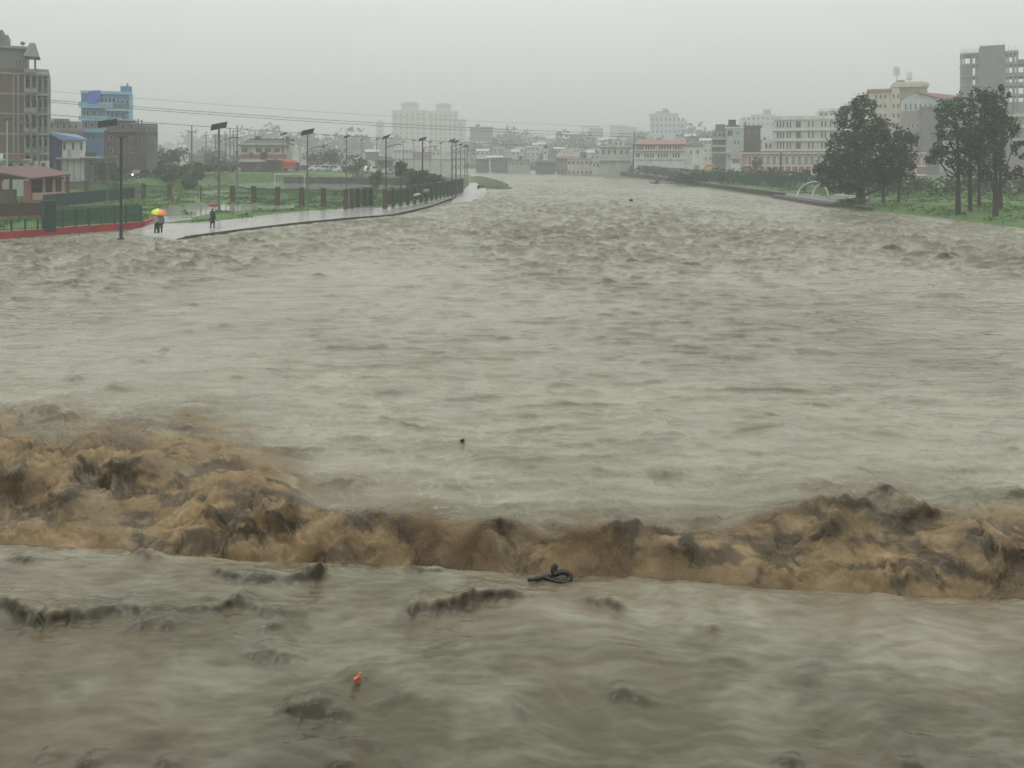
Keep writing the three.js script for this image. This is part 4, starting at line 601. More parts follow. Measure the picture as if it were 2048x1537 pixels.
// blobs [x, y, z, rx, ry, rz, cards]: sprays thickest near a blob's shell, in clumps with gaps
function crownCards(blobs, gap = 0.0, f = 0.9, mul = 1) {
  const out = [];
  for (let [x, y, z, rx, ry, rz, n] of blobs) {
    let m = 0, guard = 0;
    n = Math.round(n * mul); while (m < n && guard++ < n * 14) {
      const u = V(rr(-1, 1), rr(-1, 1), rr(-1, 1)), l = u.length(); if (l > 1 || l < 0.05) continue; if (rnd() > 0.25 + 0.75 * l * l) continue;
      u.multiplyScalar(rnd() < 0.22 ? rr(1, 1.28) : 1); const px = x + u.x * rx, py = y + u.y * ry, pz = z + u.z * rz, c = noise(px * f, py * f, pz * f) + 0.4 * noise(px * f * 2.3, py * f * 2.3, pz * f * 2.3);
      if (c < gap) continue; out.push([px, py, pz, c]); m++;
    }
  }
  return out;
}
function tree(name, label, category, pos, o) {
  const t = thing(name, label, category, pos, 0, o.group), b = new MB();
  for (const [pts, r0, r1] of o.limbs) { const c = new THREE.CatmullRomCurve3(pts.map((p) => V(...p))), n = Math.max(3, pts.length * 2); for (let i = 0; i < n; i++) { const p = c.getPoint(i / n), q = c.getPoint((i + 1) / n); b.bar(p, q.clone().lerp(p, -0.04), lerp(r0, r1, i / n), lerp(r0, r1, (i + 1) / n), 7); } }
  b.build('trunk', bark, t); const m = new THREE.Mesh(leafGeo(crownCards(o.blobs, o.gap ?? 0.0, o.f ?? 0.9, o.mul ?? 1), o.leaf, greens[o.green ?? 'dark']), leafMat); m.name = 'crown'; t.add(shade(m)); return t;
}
{ // the big spreading tree: pixel offsets from its foot (1722, 404)
  const p = onG(1721, 405, 0.62), s = -p.z / FOCAL, q = (x, y, z = 0) => [(x - 1721) * s, (405 - y) * s, z];
  const bl = (x, y, rx, ry, n, z = 0) => [...q(x, y, z), rx * s, ry * s, Math.max(rx, ry) * s * 0.8, n];
  tree('spreading_tree', 'big dark spreading tree with leaning side limb on the right bank', 'tree', p, { leaf: 0.33, gap: -0.12, f: 0.8, mul: 1.55,
    limbs: [[[[0, -0.5, 0], q(1721, 375), q(1718, 350), q(1712, 300), q(1712, 250)], 0.62, 0.12], [[q(1722, 385), q(1729, 360), q(1736, 330), q(1745, 280)], 0.4, 0.08], [[q(1720, 388), q(1714, 362), q(1702, 335), q(1690, 300)], 0.34, 0.07], [[q(1735, 338), q(1760, 315), q(1785, 290), q(1798, 272)], 0.28, 0.06], [[q(1724, 392), q(1745, 384), q(1772, 370), q(1792, 352)], 0.2, 0.05], [[q(1714, 330), q(1680, 310), q(1665, 300)], 0.2, 0.05], [[q(1714, 270), q(1725, 225), q(1728, 205)], 0.16, 0.04]],
    blobs: [bl(1728, 212, 25, 24, 520), bl(1700, 240, 30, 30, 620), bl(1722, 262, 48, 38, 1100), bl(1690, 300, 45, 42, 1200, 1), bl(1735, 310, 50, 45, 1150, -1), bl(1665, 335, 28, 30, 520), bl(1700, 350, 42, 28, 700, 1), bl(1790, 285, 34, 34, 720), bl(1808, 300, 26, 34, 420), bl(1766, 262, 26, 26, 420), bl(1655, 355, 18, 18, 230), bl(1750, 345, 28, 26, 300), bl(1822, 275, 14, 14, 120), bl(1700, 376, 22, 12, 220), bl(1668, 372, 20, 14, 220, 1), bl(1640, 340, 14, 20, 160)] });
  const small = (px, py, top, label, w) => { const b = onG(px, py, 0.8), k = -b.z / FOCAL, Q = (x, y, z = 0) => [(x - px) * k, (py - y) * k, z]; tree('young_tree', label, 'tree', b, { leaf: 0.36, gap: -0.1, limbs: [[[[0, -0.4, 0], Q(px + 2, py - 30), Q(px + 5, top + 25)], 0.2, 0.05], [[Q(px + 3, py - 35), Q(px + 14, top + 34), Q(px + 20, top + 20)], 0.09, 0.03], [[Q(px + 3, py - 38), Q(px - 12, top + 38), Q(px - 16, top + 26)], 0.09, 0.03]], blobs: [[...Q(px + 5, top + 28), w * k, 28 * k, w * k, 520], [...Q(px + 16, top + 44), w * 0.8 * k, 18 * k, w * k * 0.8, 240], [...Q(px - 10, top + 46), w * 0.7 * k, 16 * k, w * 0.7 * k, 200]] }); };
  small(1766, 402, 308, 'slim young tree just right of the big spreading tree', 22); small(1797, 403, 300, 'second slim young tree right of the big spreading tree', 26);
  const tall = (px, py, label, blobs, fork = 0, r = 0.3) => { const b = onG(px, py, 0.6), k = -b.z / FOCAL, Q = (x, y, z = 0) => [(x - px) * k, (py - y) * k, z], top = Math.min(...blobs.map((a) => a[1])); tree('tall_tree', label, 'tree', b, { leaf: 0.29, gap: -0.08, f: 1.0, mul: 1.6, limbs: [[[[0, -0.4, 0], Q(px + fork * 0.3, py - 60), Q(px + fork, py - 120), Q(blobs[0][0], top)], r, 0.05], ...blobs.map((a) => [[Q(px + fork * 0.4, Math.min(py - 70, a[1] + 60)), Q((px + a[0]) / 2, a[1] + 32), Q(a[0], a[1])], r * 0.35, 0.04])], blobs: blobs.map(([x, y, rx, ry, n], i) => [...Q(x, y, (i % 3 - 1) * 1.2), rx * k, ry * k, Math.max(rx, ry * 0.6) * k, n]) }); };
  tall(1916, 423, 'leftmost of the tall slender trees, with the thickest trunk', [[1908, 225, 24, 26, 420], [1895, 265, 24, 26, 400], [1918, 270, 26, 34, 520], [1890, 300, 18, 16, 180], [1915, 320, 24, 22, 330], [1866, 306, 14, 10, 120], [1880, 320, 16, 11, 130]]);
  tall(1940, 420, 'second tall slender tree from the left in the group of five', [[1940, 212, 20, 28, 380], [1948, 255, 22, 32, 440], [1938, 300, 22, 26, 360], [1944, 340, 16, 16, 160]], 0, 0.24);
  tall(1958, 416, 'thin middle tree of the five tall slender trees', [[1966, 192, 14, 18, 200], [1965, 206, 17, 22, 260], [1968, 245, 20, 34, 420], [1962, 295, 20, 26, 320], [1960, 338, 18, 16, 160]], 0, 0.2);
  tall(1991, 428, 'front tree of the right pair among the tall slender trees', [[1993, 196, 15, 22, 300], [1990, 240, 25, 34, 520], [1994, 184, 10, 15, 130], [2004, 275, 24, 28, 400], [1986, 310, 22, 26, 320], [2012, 345, 18, 16, 180], [1982, 352, 16, 14, 140]]);
  tall(2001, 418, 'rear tree of the right pair among the tall slender trees', [[2012, 210, 13, 24, 260], [2018, 255, 18, 24, 280], [2024, 300, 14, 18, 140], [2016, 335, 16, 16, 140]], 0, 0.22);
}
// ordinary bushy trees and shrubs: one of each kind, then copies
function bush(name, label, pos, w, h, n, green, leaf, group, cat = 'shrub', trunk = 0.25) {
  const bl = []; for (let i = 0; i < 5; i++) { const a = rr(0, 6.28); bl.push([Math.cos(a) * w * 0.24, h * rr(trunk + 0.2, 0.72), Math.sin(a) * w * 0.24, w * rr(0.24, 0.36), h * rr(0.2, 0.3), w * rr(0.24, 0.34), n / 5]); }
  return tree(name, label, cat, pos, { group, leaf, gap: -0.15, f: 3 / w, green, limbs: [[[[0, -0.3, 0], [0.03 * w, h * 0.3, 0], [0.02 * w, h * 0.7, 0]], 0.03 * h, 0.01 * h], [[[0, h * 0.1, 0], [-0.12 * w, h * 0.35, 0], [-0.2 * w, h * 0.6, 0.1]], 0.02 * h, 0.01 * h]], blobs: bl });
}
const onLand = (px, d) => { const x = (px - 1024) * d / FOCAL; return V(x, landH(x, -d), -d); };
const sizeAt = (pxs, d) => pxs * d / FOCAL;
{ // left field edge: grey-green masses before the houses [px, top row, width px, distance, label]
  const list = [[345, 292, 62, 165, 'tall grey green tree mass right of the brick house'], [318, 308, 44, 150, 'round bush at the foot of the paired power poles'], [365, 322, 60, 148, 'broad bush left of the single power pole'], [405, 322, 60, 152, 'broad bush right of the single power pole'], [330, 332, 46, 138, 'low dark bush behind the twin brick pillars'], [385, 337, 40, 137, 'small dark bush below the single power pole'], [440, 318, 46, 178, 'dark bush behind the large solar lamp'], [640, 285, 66, 220, 'hazy tree left of the parked cars'], [668, 290, 50, 200, 'second hazy tree left of the parked cars'], [710, 303, 56, 172, 'dark tree between the parked cars and the white van'], [802, 318, 30, 142, 'dark shrub right of the open hut'], [826, 332, 34, 140, 'low shrub beside the compound wall'], [752, 336, 24, 140, 'small shrub before the white van'], [880, 336, 50, 138, 'low reddish shrub row near the fence end'], [845, 335, 30, 139, 'low shrub between the solar lamps'], [300, 322, 40, 150, 'grey bush just right of the paired power poles'], [425, 300, 50, 200, 'hazy tree behind the thin bare pole'], [350, 330, 50, 143, 'low spreading bush in front of the grey green tree mass'], [465, 322, 34, 176, 'small bush at the left end of the brick hut'], [205, 318, 30, 128, 'dark bush before the tin sheds'], [232, 322, 30, 126, 'bush beside the vehicle with its headlight on']];
  for (const [px, yt, w, d, label] of list) { const p = onLand(px, d), h = EYE - (yt - HORIZON) * d / FOCAL - p.y; bush(h > 4.5 ? 'bushy_tree' : 'shrub', label, p, sizeAt(w, d), h, 800, d > 160 ? 'grey' : 'mid', 0.5, undefined, h > 4.5 ? 'tree' : 'shrub', h > 4.5 ? 0.12 : 0.05); }
}
{ // overgrown strip behind the right bank
  const list = []; for (let i = 0; i < 15; i++) list.push([1330 + i * 26 + rr(-5, 5), 346 + (i % 3) * 3 + (i > 8 ? 4 : 0), 44, 176 - i * 3.2]);
  const proto = [0, 1, 2].map((i) => { const [px, yt, w, d] = list[i], p = onLand(px, d); return bush('bank_shrub', 'leafy shrub in the overgrown strip along the right bank fence', p, sizeAt(w, d) * 1.4, 3.7, 420, 'dark', 0.5, 'shrubs in the strip behind the mesh fence', 'shrub', 0.0); });
  for (let i = 3; i < list.length; i++) { const [px, yt, w, d] = list[i], p = onLand(px, d); copyOf(proto[i % 3], 'bank_shrub', proto[0].userData.label, p, rr(0, 6)); }
  for (let i = 0; i < 16; i++) { const z = -212 - i * 9.5, x = edgeX(rightEdge, z) + 5 + rr(0, 2), c = copyOf(proto[i % 3], 'bank_shrub', proto[0].userData.label, V(x, landH(x, z), z), rr(0, 6)), k = rr(0.7, 1.1); c.scale.set(k * 1.3, k, k * 1.3); }
  const l2 = []; for (let i = 0; i < 14; i++) l2.push([1740 + i * 25 + rr(-6, 6), 117 - (i % 2) * 8]);
  const pr = [0, 1].map((i) => bush('field_shrub', 'grey green shrub in the rough growth behind the slender trees', onLand(...l2[i]), 3.8, 2.9, 300, 'grey', 0.42, 'shrubs behind the slender trees', 'shrub', 0));
  for (let i = 2; i < l2.length; i++) copyOf(pr[i % 2], 'field_shrub', pr[0].userData.label, onLand(...l2[i]), rr(0, 6));
  bush('bushy_tree', 'round grey tree before the left end of the arcaded building', onLand(1506, 190), 5, 6, 420, 'grey', 0.5, undefined, 'tree', 0.1);
  bush('shrub', 'shrub clump at the foot of the big spreading tree', onG(1700, 412, 0.5), 3.6, 1.1, 420, 'mid', 0.3, undefined, 'shrub', 0);
}
{ // far trees in the haze
  const far = [[250, 300], [300, 340], [420, 330], [455, 380], [515, 420], [560, 400], [600, 380], [640, 430], [690, 400], [730, 440], [770, 460], [935, 470], [1000, 480], [1040, 440], [1080, 470], [1130, 450], [1180, 420], [1230, 460], [1280, 470], [1390, 440], [1430, 460], [1470, 430], [1140, 560], [1060, 590], [1210, 580], [560, 560], [480, 590], [650, 600], [380, 520], [720, 620], [960, 360], [1015, 350], [1065, 370], [1110, 345], [1150, 365], [1190, 350], [1240, 340], [1300, 360], [1350, 330], [1420, 300], [1505, 320]];
  const protos = [0, 1, 2].map((i) => bush('far_tree', 'faint hazy tree on the skyline among the far houses', onLand(far[i][0], far[i][1] * 1.4), 15, 14, 360, 'grey', 1.5, 'faint trees along the hazy skyline', 'tree', 0.1));
  for (let i = 3; i < far.length; i++) { const c = copyOf(protos[i % 3], 'far_tree', protos[0].userData.label, onLand(far[i][0], far[i][1] * 1.4), rr(0, 6)), k = rr(0.9, 1.7) * (far[i][1] > 375 ? 1.3 : 1); c.scale.set(k * 1.2, k, k); }
  // the wooded rise behind, one mass
  const N = 5200, g = leafGeo([[0, 0, 0, 0.3], [0.35, 0.2, 0.1, 0.1], [-0.3, 0.15, 0.2, 0.5], [0.1, 0.4, -0.2, 0.8]], 1, greens.grey), im = new THREE.InstancedMesh(g, leafMat, N), M = new THREE.Matrix4(), Q = new THREE.Quaternion();
  for (let i = 0; i < N; i++) { const d = rr(800, 1200), px = rr(-150, 2200), x = (px - 1024) * d / FOCAL, crest = (8 + 7 * fbm(x * 0.012, d * 0.01, 3, 301) + 9 * sstep(700, 100, px) * 0.5), y = landH(x, -d) + Math.pow(rnd(), 0.7) * Math.max(2, crest) * 1.5; Q.setFromEuler(new THREE.Euler(rr(0, 6), rr(0, 6), rr(0, 6))); const s = rr(4, 8.5); M.compose(V(x, y, -d), Q, V(s, s, s)); im.setMatrixAt(i, M); }
  im.name = 'wooded_skyline_foliage'; im.userData = { kind: 'stuff', label: 'faint wooded rise along the whole skyline in the haze', category: 'wood' }; scene.add(im);
}
// ---------- grass tufts on the near field and the right bank ----------
{
  const g = leafGeo(Array.from({ length: 7 }, () => [rr(-0.4, 0.4), rr(0.02, 0.2), rr(-0.25, 0.25), rnd()]), 0.22, (k) => { const v = 0.8 + 0.4 * k; return [0.1 * v, 0.18 * v, 0.045 * v]; });
  const N = 9000, im = new THREE.InstancedMesh(g, leafMat, N), M = new THREE.Matrix4(), Q = new THREE.Quaternion(), up = V(0, 1, 0); let n = 0, guard = 0;
  while (n < N && guard++ < 400000) {
    const left = rnd() < 0.72, x = left ? rr(-72, -6) : rr(30, 75), z = left ? -rr(64, 160) : -rr(58, 135), [s] = bankD(x, z), on = s > (left ? 4.4 : 0.7) || (polyIn(x, z, spit)); if (!on || Math.abs(x / z) > 0.72) continue; const h = landH(x, z); if (left && floods.some(([pl, lv]) => h < lv + 0.01 && polyIn(x, z, pl))) continue; if (noise(x * 0.3, z * 0.25, 401) < -0.15 + 0.3 * rnd()) continue;
    const k = rr(0.6, 1.3); Q.setFromAxisAngle(up, rr(0, 6)); M.compose(V(x, h, z), Q, V(k, k * rr(0.6, 1.3), k)); im.setMatrixAt(n++, M);
  }
  im.count = n; im.name = 'grass'; im.userData = { kind: 'stuff', label: 'wet green grass tufts over the fields and banks', category: 'grass' }; scene.add(im);
}
// ---------- the road bridge the view is taken from: deck, parapet, piers ----------
{
  const b = new MB(), c = mat(0.2, 0.195, 0.185); b.span(-120, 120, 3.7, 4.95, -0.5, 11); b.span(-120, 120, 4.95, 5.82, -0.46, -0.26); b.span(-120, 120, 4.95, 5.9, 10.7, 10.9);
  b.build('bridge_deck', c).userData.kind = 'structure';
  const p = new MB(); for (const x of [-54, -27, 27, 54]) p.box(x, 0.8, 6, 1.6, 6, 6); p.build('bridge_pier', c).userData.kind = 'structure';
}
// ---------- left bank: pavement, flood water on the field ----------
{
  const wet = mat(0.34, 0.335, 0.31, { roughness: 0.22 });
  // pavement along the river: a sheet a little above the ground
  const inner = paveIn, outer = paveOut;
  { // a sheet that dips under the water at its near corner
    const pos = [], n = 40, ln = (l, u) => { const k = u * (l.length - 1), i = Math.min(l.length - 2, Math.floor(k)); return [lerp(l[i][0], l[i + 1][0], k - i), lerp(l[i][1], l[i + 1][1], k - i)]; }, b = new MB(), v = [], f = [];
    for (let i = 0; i <= n; i++) for (let j = 0; j <= 4; j++) { const p = ln(inner, i / n), q = ln(outer, i / n), x = lerp(p[0], q[0], j / 4), z = lerp(p[1], q[1], j / 4); v.push([x, lerp(0.206, lerp(-0.06, 0.206, sstep(0.12, 0.26, i / n)), Math.pow(j / 4, 2)), z]); if (i < n && j < 4) { const k = i * 5 + j; f.push([k, k + 1, k + 6, k + 5]); } }
    b.quadMesh(v, f).build('pavement', wet).userData.kind = 'structure';
    const ramp = [[900, 407], [915, 392], [926, 381], [940, 369], [962, 363], [972, 368], [972, 384], [968, 396], [940, 403]].map(([px, py]) => P2(px, py, 0.05)); new MB().prism(ramp, -0.6, 0.09).build('boat_ramp', mat(0.36, 0.36, 0.33, { roughness: 0.3 })).userData.kind = 'structure';
  }
  const k = new MB(), e = outer.slice(2, 7); for (let i = 0; i < e.length - 1; i++) { const a = V(e[i][0], 0, e[i][1]), b = V(e[i + 1][0], 0, e[i + 1][1]), m = a.clone().add(b).multiplyScalar(0.5); k.box(m.x, 0.0, m.z + 0.1, a.distanceTo(b), 0.4, 0.2, Math.atan2(-(b.z - a.z), b.x - a.x)); } k.build('pavement_kerb', mat(0.075, 0.068, 0.055)).userData.kind = 'structure';
  const flood = new THREE.MeshPhysicalMaterial({ roughness: 0.07, ior: 1.33 }); flood.color.setRGB(0.3, 0.31, 0.28);
  ['flood water standing among the grass behind the umbrellas', 'pale flood water sheet across the goal mouth', 'narrow pale puddle in the grass left of the goal'].forEach((label, i) => { const m = new MB().prism(floods[i][0], -0.4, floods[i][1]).build('flood_water', flood); m.userData.kind = 'structure'; m.userData.label = label; });
}
// ---------- brick pillar fence with mesh ----------
{
  const f = thing('pillar_fence', 'fence of brick pillars with green mesh panels between field and pavement', 'fence', V(0, 0, 0)), pg = new MB().box(0, 1.05, 0, 0.5, 2.3, 0.5).geo(), cg = new MB().box(0, 2.24, 0, 0.58, 0.09, 0.58).geo();
  const pillar = (px, py, label) => { const p = onG(px, py, 0.34), m = new THREE.Mesh(pg, C.brickDark); m.name = 'pillar'; m.position.copy(p); const c = new THREE.Mesh(cg, C.concreteDark); c.name = 'cap'; m.add(c); f.add(shade(m)); return p; };
  const panel = (a, b, dense = 0.14) => { const l = a.distanceTo(b), m = a.clone().lerp(b, 0.5), ang = Math.atan2(-(b.z - a.z), b.x - a.x), r = new MB(), w = new MB(), n = Math.floor(l / dense); r.box(m.x, m.y + 1.95, m.z, l - 0.5, 0.06, 0.06, ang); r.box(m.x, m.y + 0.32, m.z, l - 0.5, 0.06, 0.06, ang); r.build('rail', C.greenDark, f); for (let i = 1; i < n; i++) { const p = a.clone().lerp(b, i / n); w.box(p.x, p.y + 1.13, p.z, 0.028, 1.6, 0.02, ang); } for (let y = 0.5; y < 1.9; y += 0.2) w.box(m.x, m.y + y, m.z + 0.012, l - 0.5, 0.018, 0.01, ang); const q = w.build('wire_mesh', C.greenMesh, f); q.userData.kind = 'stuff'; };
  const row = (list, dense) => { let prev = null; for (const [px, py] of list) { const p = pillar(px, py); if (prev) panel(prev, p, dense); prev = p; } return prev; };
  row([[112, 387], [173, 390], [231, 394], [287.5, 398.5], [340, 401]]); row([[465, 405], [507.5, 406.5], [555, 409.5], [603.5, 411.5], [647, 413.5], [692, 416.5]]);
  const g = onG(402, 404, 0.34); const gp = new MB().box(g.x, g.y + 1.05, g.z, 0.14, 2.1, 0.14); gp.build('gate_post', C.greenDark, f);
  row([[692, 416.5], [704, 414.5], [716, 412.7], [730, 411.3], [742, 410]].slice(1), 0.08); const a = pillar(770, 415.5); panel(onG(742, 410, 0.34), a, 0.3);
  const end = onG(925, 383, 0.34); let prev = a; for (let i = 1; i <= 17; i++) { const p = a.clone().lerp(end, i / 17); p.x += 1.1 * Math.sin(Math.PI * i / 17); const pm = new THREE.Mesh(pg, C.brickDark); pm.name = 'pillar'; pm.position.copy(p); pm.scale.set(0.75, 1, 0.75); const c = new THREE.Mesh(cg, C.concreteDark); c.name = 'cap'; pm.add(c); f.add(shade(pm)); panel(prev, p, 0.07); prev = p; }
  // its return along the far side
  const far = [onG(925, 383, 0.34), V(-13, 0.4, -146), V(-20, 0.5, -148), V(-30, 0.6, -150)]; far.reduce((p, q) => (panel(p, q, 0.2), q));
}
{ // low kerb wall behind the goal
  const w = thing('boundary_wall', 'low dark boundary wall behind the goal and below the parked cars', 'wall', V(0, 0, 0)), b = new MB(), a = at(568, 347, 171), e = at(870, 349, 160), y = 0.3; const m = a.clone().lerp(e, 0.5); b.box(m.x, 0.95, m.z, a.distanceTo(e), 1.7, 0.3, Math.atan2(-(e.z - a.z), e.x - a.x)); b.build('wall', mat(0.075, 0.07, 0.062), w); const c = new MB(); c.box(m.x, 1.84, m.z, a.distanceTo(e), 0.08, 0.42, Math.atan2(-(e.z - a.z), e.x - a.x)); c.build('coping', C.concrete, w);
  for (let i = 0; i < 14; i++) { const p = a.clone().lerp(e, (i + 0.5) / 14); new MB().box(p.x, 1.0, p.z + 0.2, 0.4, 1.9, 0.3).build('pier', C.brickDark, w); }
}
{ // goal
  const p = onG(579, 368.5, 0.4), s = -p.z / FOCAL, t = thing('football_goal', 'white football goal frame standing in the flooded field', 'goal', p), w = 29.5 * s, h = 20 * s; new MB().bar(V(-w, -0.3, 0), V(-w, h, 0), 0.075).build('goal_post', C.white, t); new MB().bar(V(w, -0.3, 0), V(w, h, 0), 0.075).build('goal_post', C.white, t); new MB().bar(V(-w - 0.07, h, 0), V(w + 0.07, h, 0), 0.075).build('crossbar', C.white, t);
}
// ---------- pavilion and park fences at the left ----------
{
  const d = 92, s = d / FOCAL, X = (px) => (px + 5 - 0) * s, base = 0.45, p = V((-5 - 1024) * s, base, -d), t = thing('park_pavilion', 'open brick pavilion with red sheet roof inside the green park fence', 'pavilion', p), Y = (py) => EYE - (py - HORIZON) * s - base;
  const Q = (px, py, dd) => { const q = at(px, py, dd).sub(p); return [q.x, q.y, q.z]; }, v = [Q(-40, 337, 93), Q(62, 356, 90.4), Q(142, 348, 96), Q(136, 346, 101), Q(80, 331, 97), Q(-40, 334, 97), Q(-40, 340, 93), Q(62, 359, 90.4), Q(142, 351, 96), Q(136, 349, 101)], dark = mat(0.12, 0.048, 0.043, { roughness: 0.6 });
  new MB().quadMesh(v, [[0, 1, 4, 5], [1, 2, 4], [2, 3, 4], [6, 7, 1, 0], [7, 8, 2, 1], [8, 9, 3, 2]]).build('roof', dark, t); new MB().quadMesh([6, 7, 8, 9].map((i) => [v[i][0], v[i][1] + 0.01, v[i][2]]).concat([Q(-40, 345, 100)]), [[4, 3, 2, 1, 0]]).build('ceiling', C.brickDark, t);
  const col = (px, dd, m, w, yt) => { const q = Q(px, yt, dd); new MB().box(q[0], (q[1] - 0.4) / 2, q[2], w, q[1] + 0.4, w, 0.5).build('column', m, t); };
  col(55, 91.6, C.pinkWall, 0.75, 361); for (const [px, dd] of [[88, 93.4], [108, 94.6], [126, 95.6]]) col(px, dd, C.pinkPale, 0.3, 357); col(135, 98, C.pinkWall, 0.45, 352); col(22, 93, C.concreteDark, 0.3, 354); col(2, 93.6, C.pinkWall, 0.5, 352); col(-25, 94.4, C.pinkWall, 0.5, 350);
  const wall = (pa, da, pb, db, y0, y1, th, name, m) => { const a = Q(pa, y0, da), b = Q(pb, y0, db), c = Q(pa, y1, da), l = Math.hypot(b[0] - a[0], b[2] - a[2]); new MB().box((a[0] + b[0]) / 2, (a[1] + c[1]) / 2, (a[2] + b[2]) / 2, l, Math.abs(a[1] - c[1]), th, Math.atan2(-(b[2] - a[2]), b[0] - a[0])).build(name, m, t); };
  wall(60, 97, 128, 100, 356, 400, 0.25, 'wall', C.brickDark); wall(-40, 94, 32, 92.6, 378, 404, 0.2, 'wall', C.brickDark); wall(-40, 94, 50, 92, 349, 358, 0.25, 'beam', C.brickDark); wall(60, 92, 128, 95.8, 356, 361, 0.25, 'beam', C.brickDark); wall(62, 91.8, 130, 95.6, 386, 400, 0.5, 'plinth', C.pinkPale); wall(5, 92.8, 18, 92.6, 362, 378, 0.06, 'poster', C.frame);
}
{ // brick retaining wall below the pavilion
  const t = thing('brick_wall', 'dark brick wall below the pavilion, behind the green railing', 'wall', V(0, 0, 0)), a = onG(-20, 440, 0.3), b = onG(84, 436, 0.3), m = a.clone().lerp(b, 0.5), ang = Math.atan2(-(b.z - a.z), b.x - a.x); new MB().box(m.x, 0.85, m.z, a.distanceTo(b), 2.0, 0.3, ang).build('wall', mat(0.075, 0.045, 0.04), t); new MB().box(m.x, 0.35, m.z + 0.25, a.distanceTo(b), 0.5, 0.25, ang).build('footing', C.roofRed, t);
}
{ // dark green sheet hoarding
  const a = onG(86, 420, 0.35), b = onG(269, 399, 0.35), n = 9, t = thing('sheet_hoarding', 'dark green sheet metal hoarding on a low red base, inside the park fence', 'hoarding', V(0, 0, 0)), ang = Math.atan2(-(b.z - a.z), b.x - a.x), l = a.distanceTo(b);
  for (let i = 0; i < n; i++) { const p = a.clone().lerp(b, (i + 0.5) / n), w = l / n - 0.03, bb = new MB().box(p.x, 0.35 + 0.95, p.z, w, 1.5, 0.04, ang); for (let k = 0; k < 5; k++) { const q = a.clone().lerp(b, (i + (k + 0.5) / 5) / n); bb.box(q.x, 0.35 + 0.95, q.z, 0.14, 1.5, 0.09, ang); } bb.build('panel', C.greenDark, t); }
  const m = a.clone().lerp(b, 0.5); new MB().box(m.x, 0.2, m.z, l, 0.6, 0.22, ang).build('base', C.roofRust, t);
}
{ // river-side railing on red kerb
  const a = onG(-14, 479, 0), b = onG(284, 456, 0), ang = Math.atan2(-(b.z - a.z), b.x - a.x), l = a.distanceTo(b), m = a.clone().lerp(b, 0.5), t = thing('park_railing', 'green steel railing on a red painted kerb at the water edge', 'railing', V(0, 0, 0)), P = (u) => a.clone().lerp(b, u), red = 0.56;
  for (let i = 0; i < 8; i++) { const p = P((i + 0.5) / 8); new MB().box(p.x, 0.02, p.z, l / 8 - 0.02, red * 2 - 0.06, 0.4, ang).build('kerb', C.kerbRed, t); }
  const back = b.clone().add(V(-1.6, 0, -6.5)), bm = b.clone().lerp(back, 0.5); new MB().box(bm.x, 0.02, bm.z, 0.35, red * 2 - 0.06, 6.4, Math.atan2(b.x - back.x, b.z - back.z)).build('kerb', C.kerbRed, t);
  const u0 = 0.34, post = (u, h, w = 0.12) => { const p = P(u); new MB().box(p.x, red + h / 2 - 0.05, p.z, w, h, w, ang).build('post', C.green, t); };
  new MB().box(P(u0).x, red + 1.0, P(u0).z, 0.85, 2.5, 0.5, ang).build('gate_pillar', C.greenDark, t); for (const u of [0.02, 0.11, 0.19, 0.27]) post(u, 0.95); for (const u of [0.43, 0.52, 0.61, 0.7, 0.79, 0.88, 0.995]) post(u, 1.55);
  const rail = (ua, ub, y) => { const p = P(ua), q = P(ub), c = p.clone().lerp(q, 0.5); new MB().box(c.x, red + y, c.z, p.distanceTo(q), 0.06, 0.05, ang).build('rail', C.green, t); };
  rail(0, u0, 0.88); rail(0, u0, 0.12); rail(u0, 1, 1.42); rail(u0, 1, 0.12); rail(u0, 1, 0.7);
  const w = new MB(); for (let i = 0; i < 70; i++) { const u = i / 70, p = P(u); if (u < u0) { if (i % 1 === 0) w.box(p.x, red + 0.5, p.z, 0.03, 0.76, 0.03, ang); } else for (const k of [0, 0.5]) { const q = P(u + k / 70); w.box(q.x, red + 0.78, q.z, 0.045, 1.3, 0.04, ang); } } w.build('picket', C.green, t).userData.kind = 'stuff';
  // rear railing across the park
  const t2 = thing('park_railing', 'second green railing inside the park, between hoarding and kerb', 'railing', V(0, 0, 0)), a2 = onG(95, 446, 0.3), b2 = onG(278, 436, 0.3), an = Math.atan2(-(b2.z - a2.z), b2.x - a2.x), w2 = new MB(); for (let i = 0; i <= 60; i++) { const p = a2.clone().lerp(b2, i / 60); w2.box(p.x, p.y + 0.7, p.z, 0.05, 1.4, 0.04, an); } w2.build('picket', C.green, t2).userData.kind = 'stuff'; const c2 = a2.clone().lerp(b2, 0.5); for (const y of [0.15, 1.3]) new MB().box(c2.x, c2.y + y, c2.z, a2.distanceTo(b2), 0.07, 0.05, an).build('rail', C.green, t2);
}
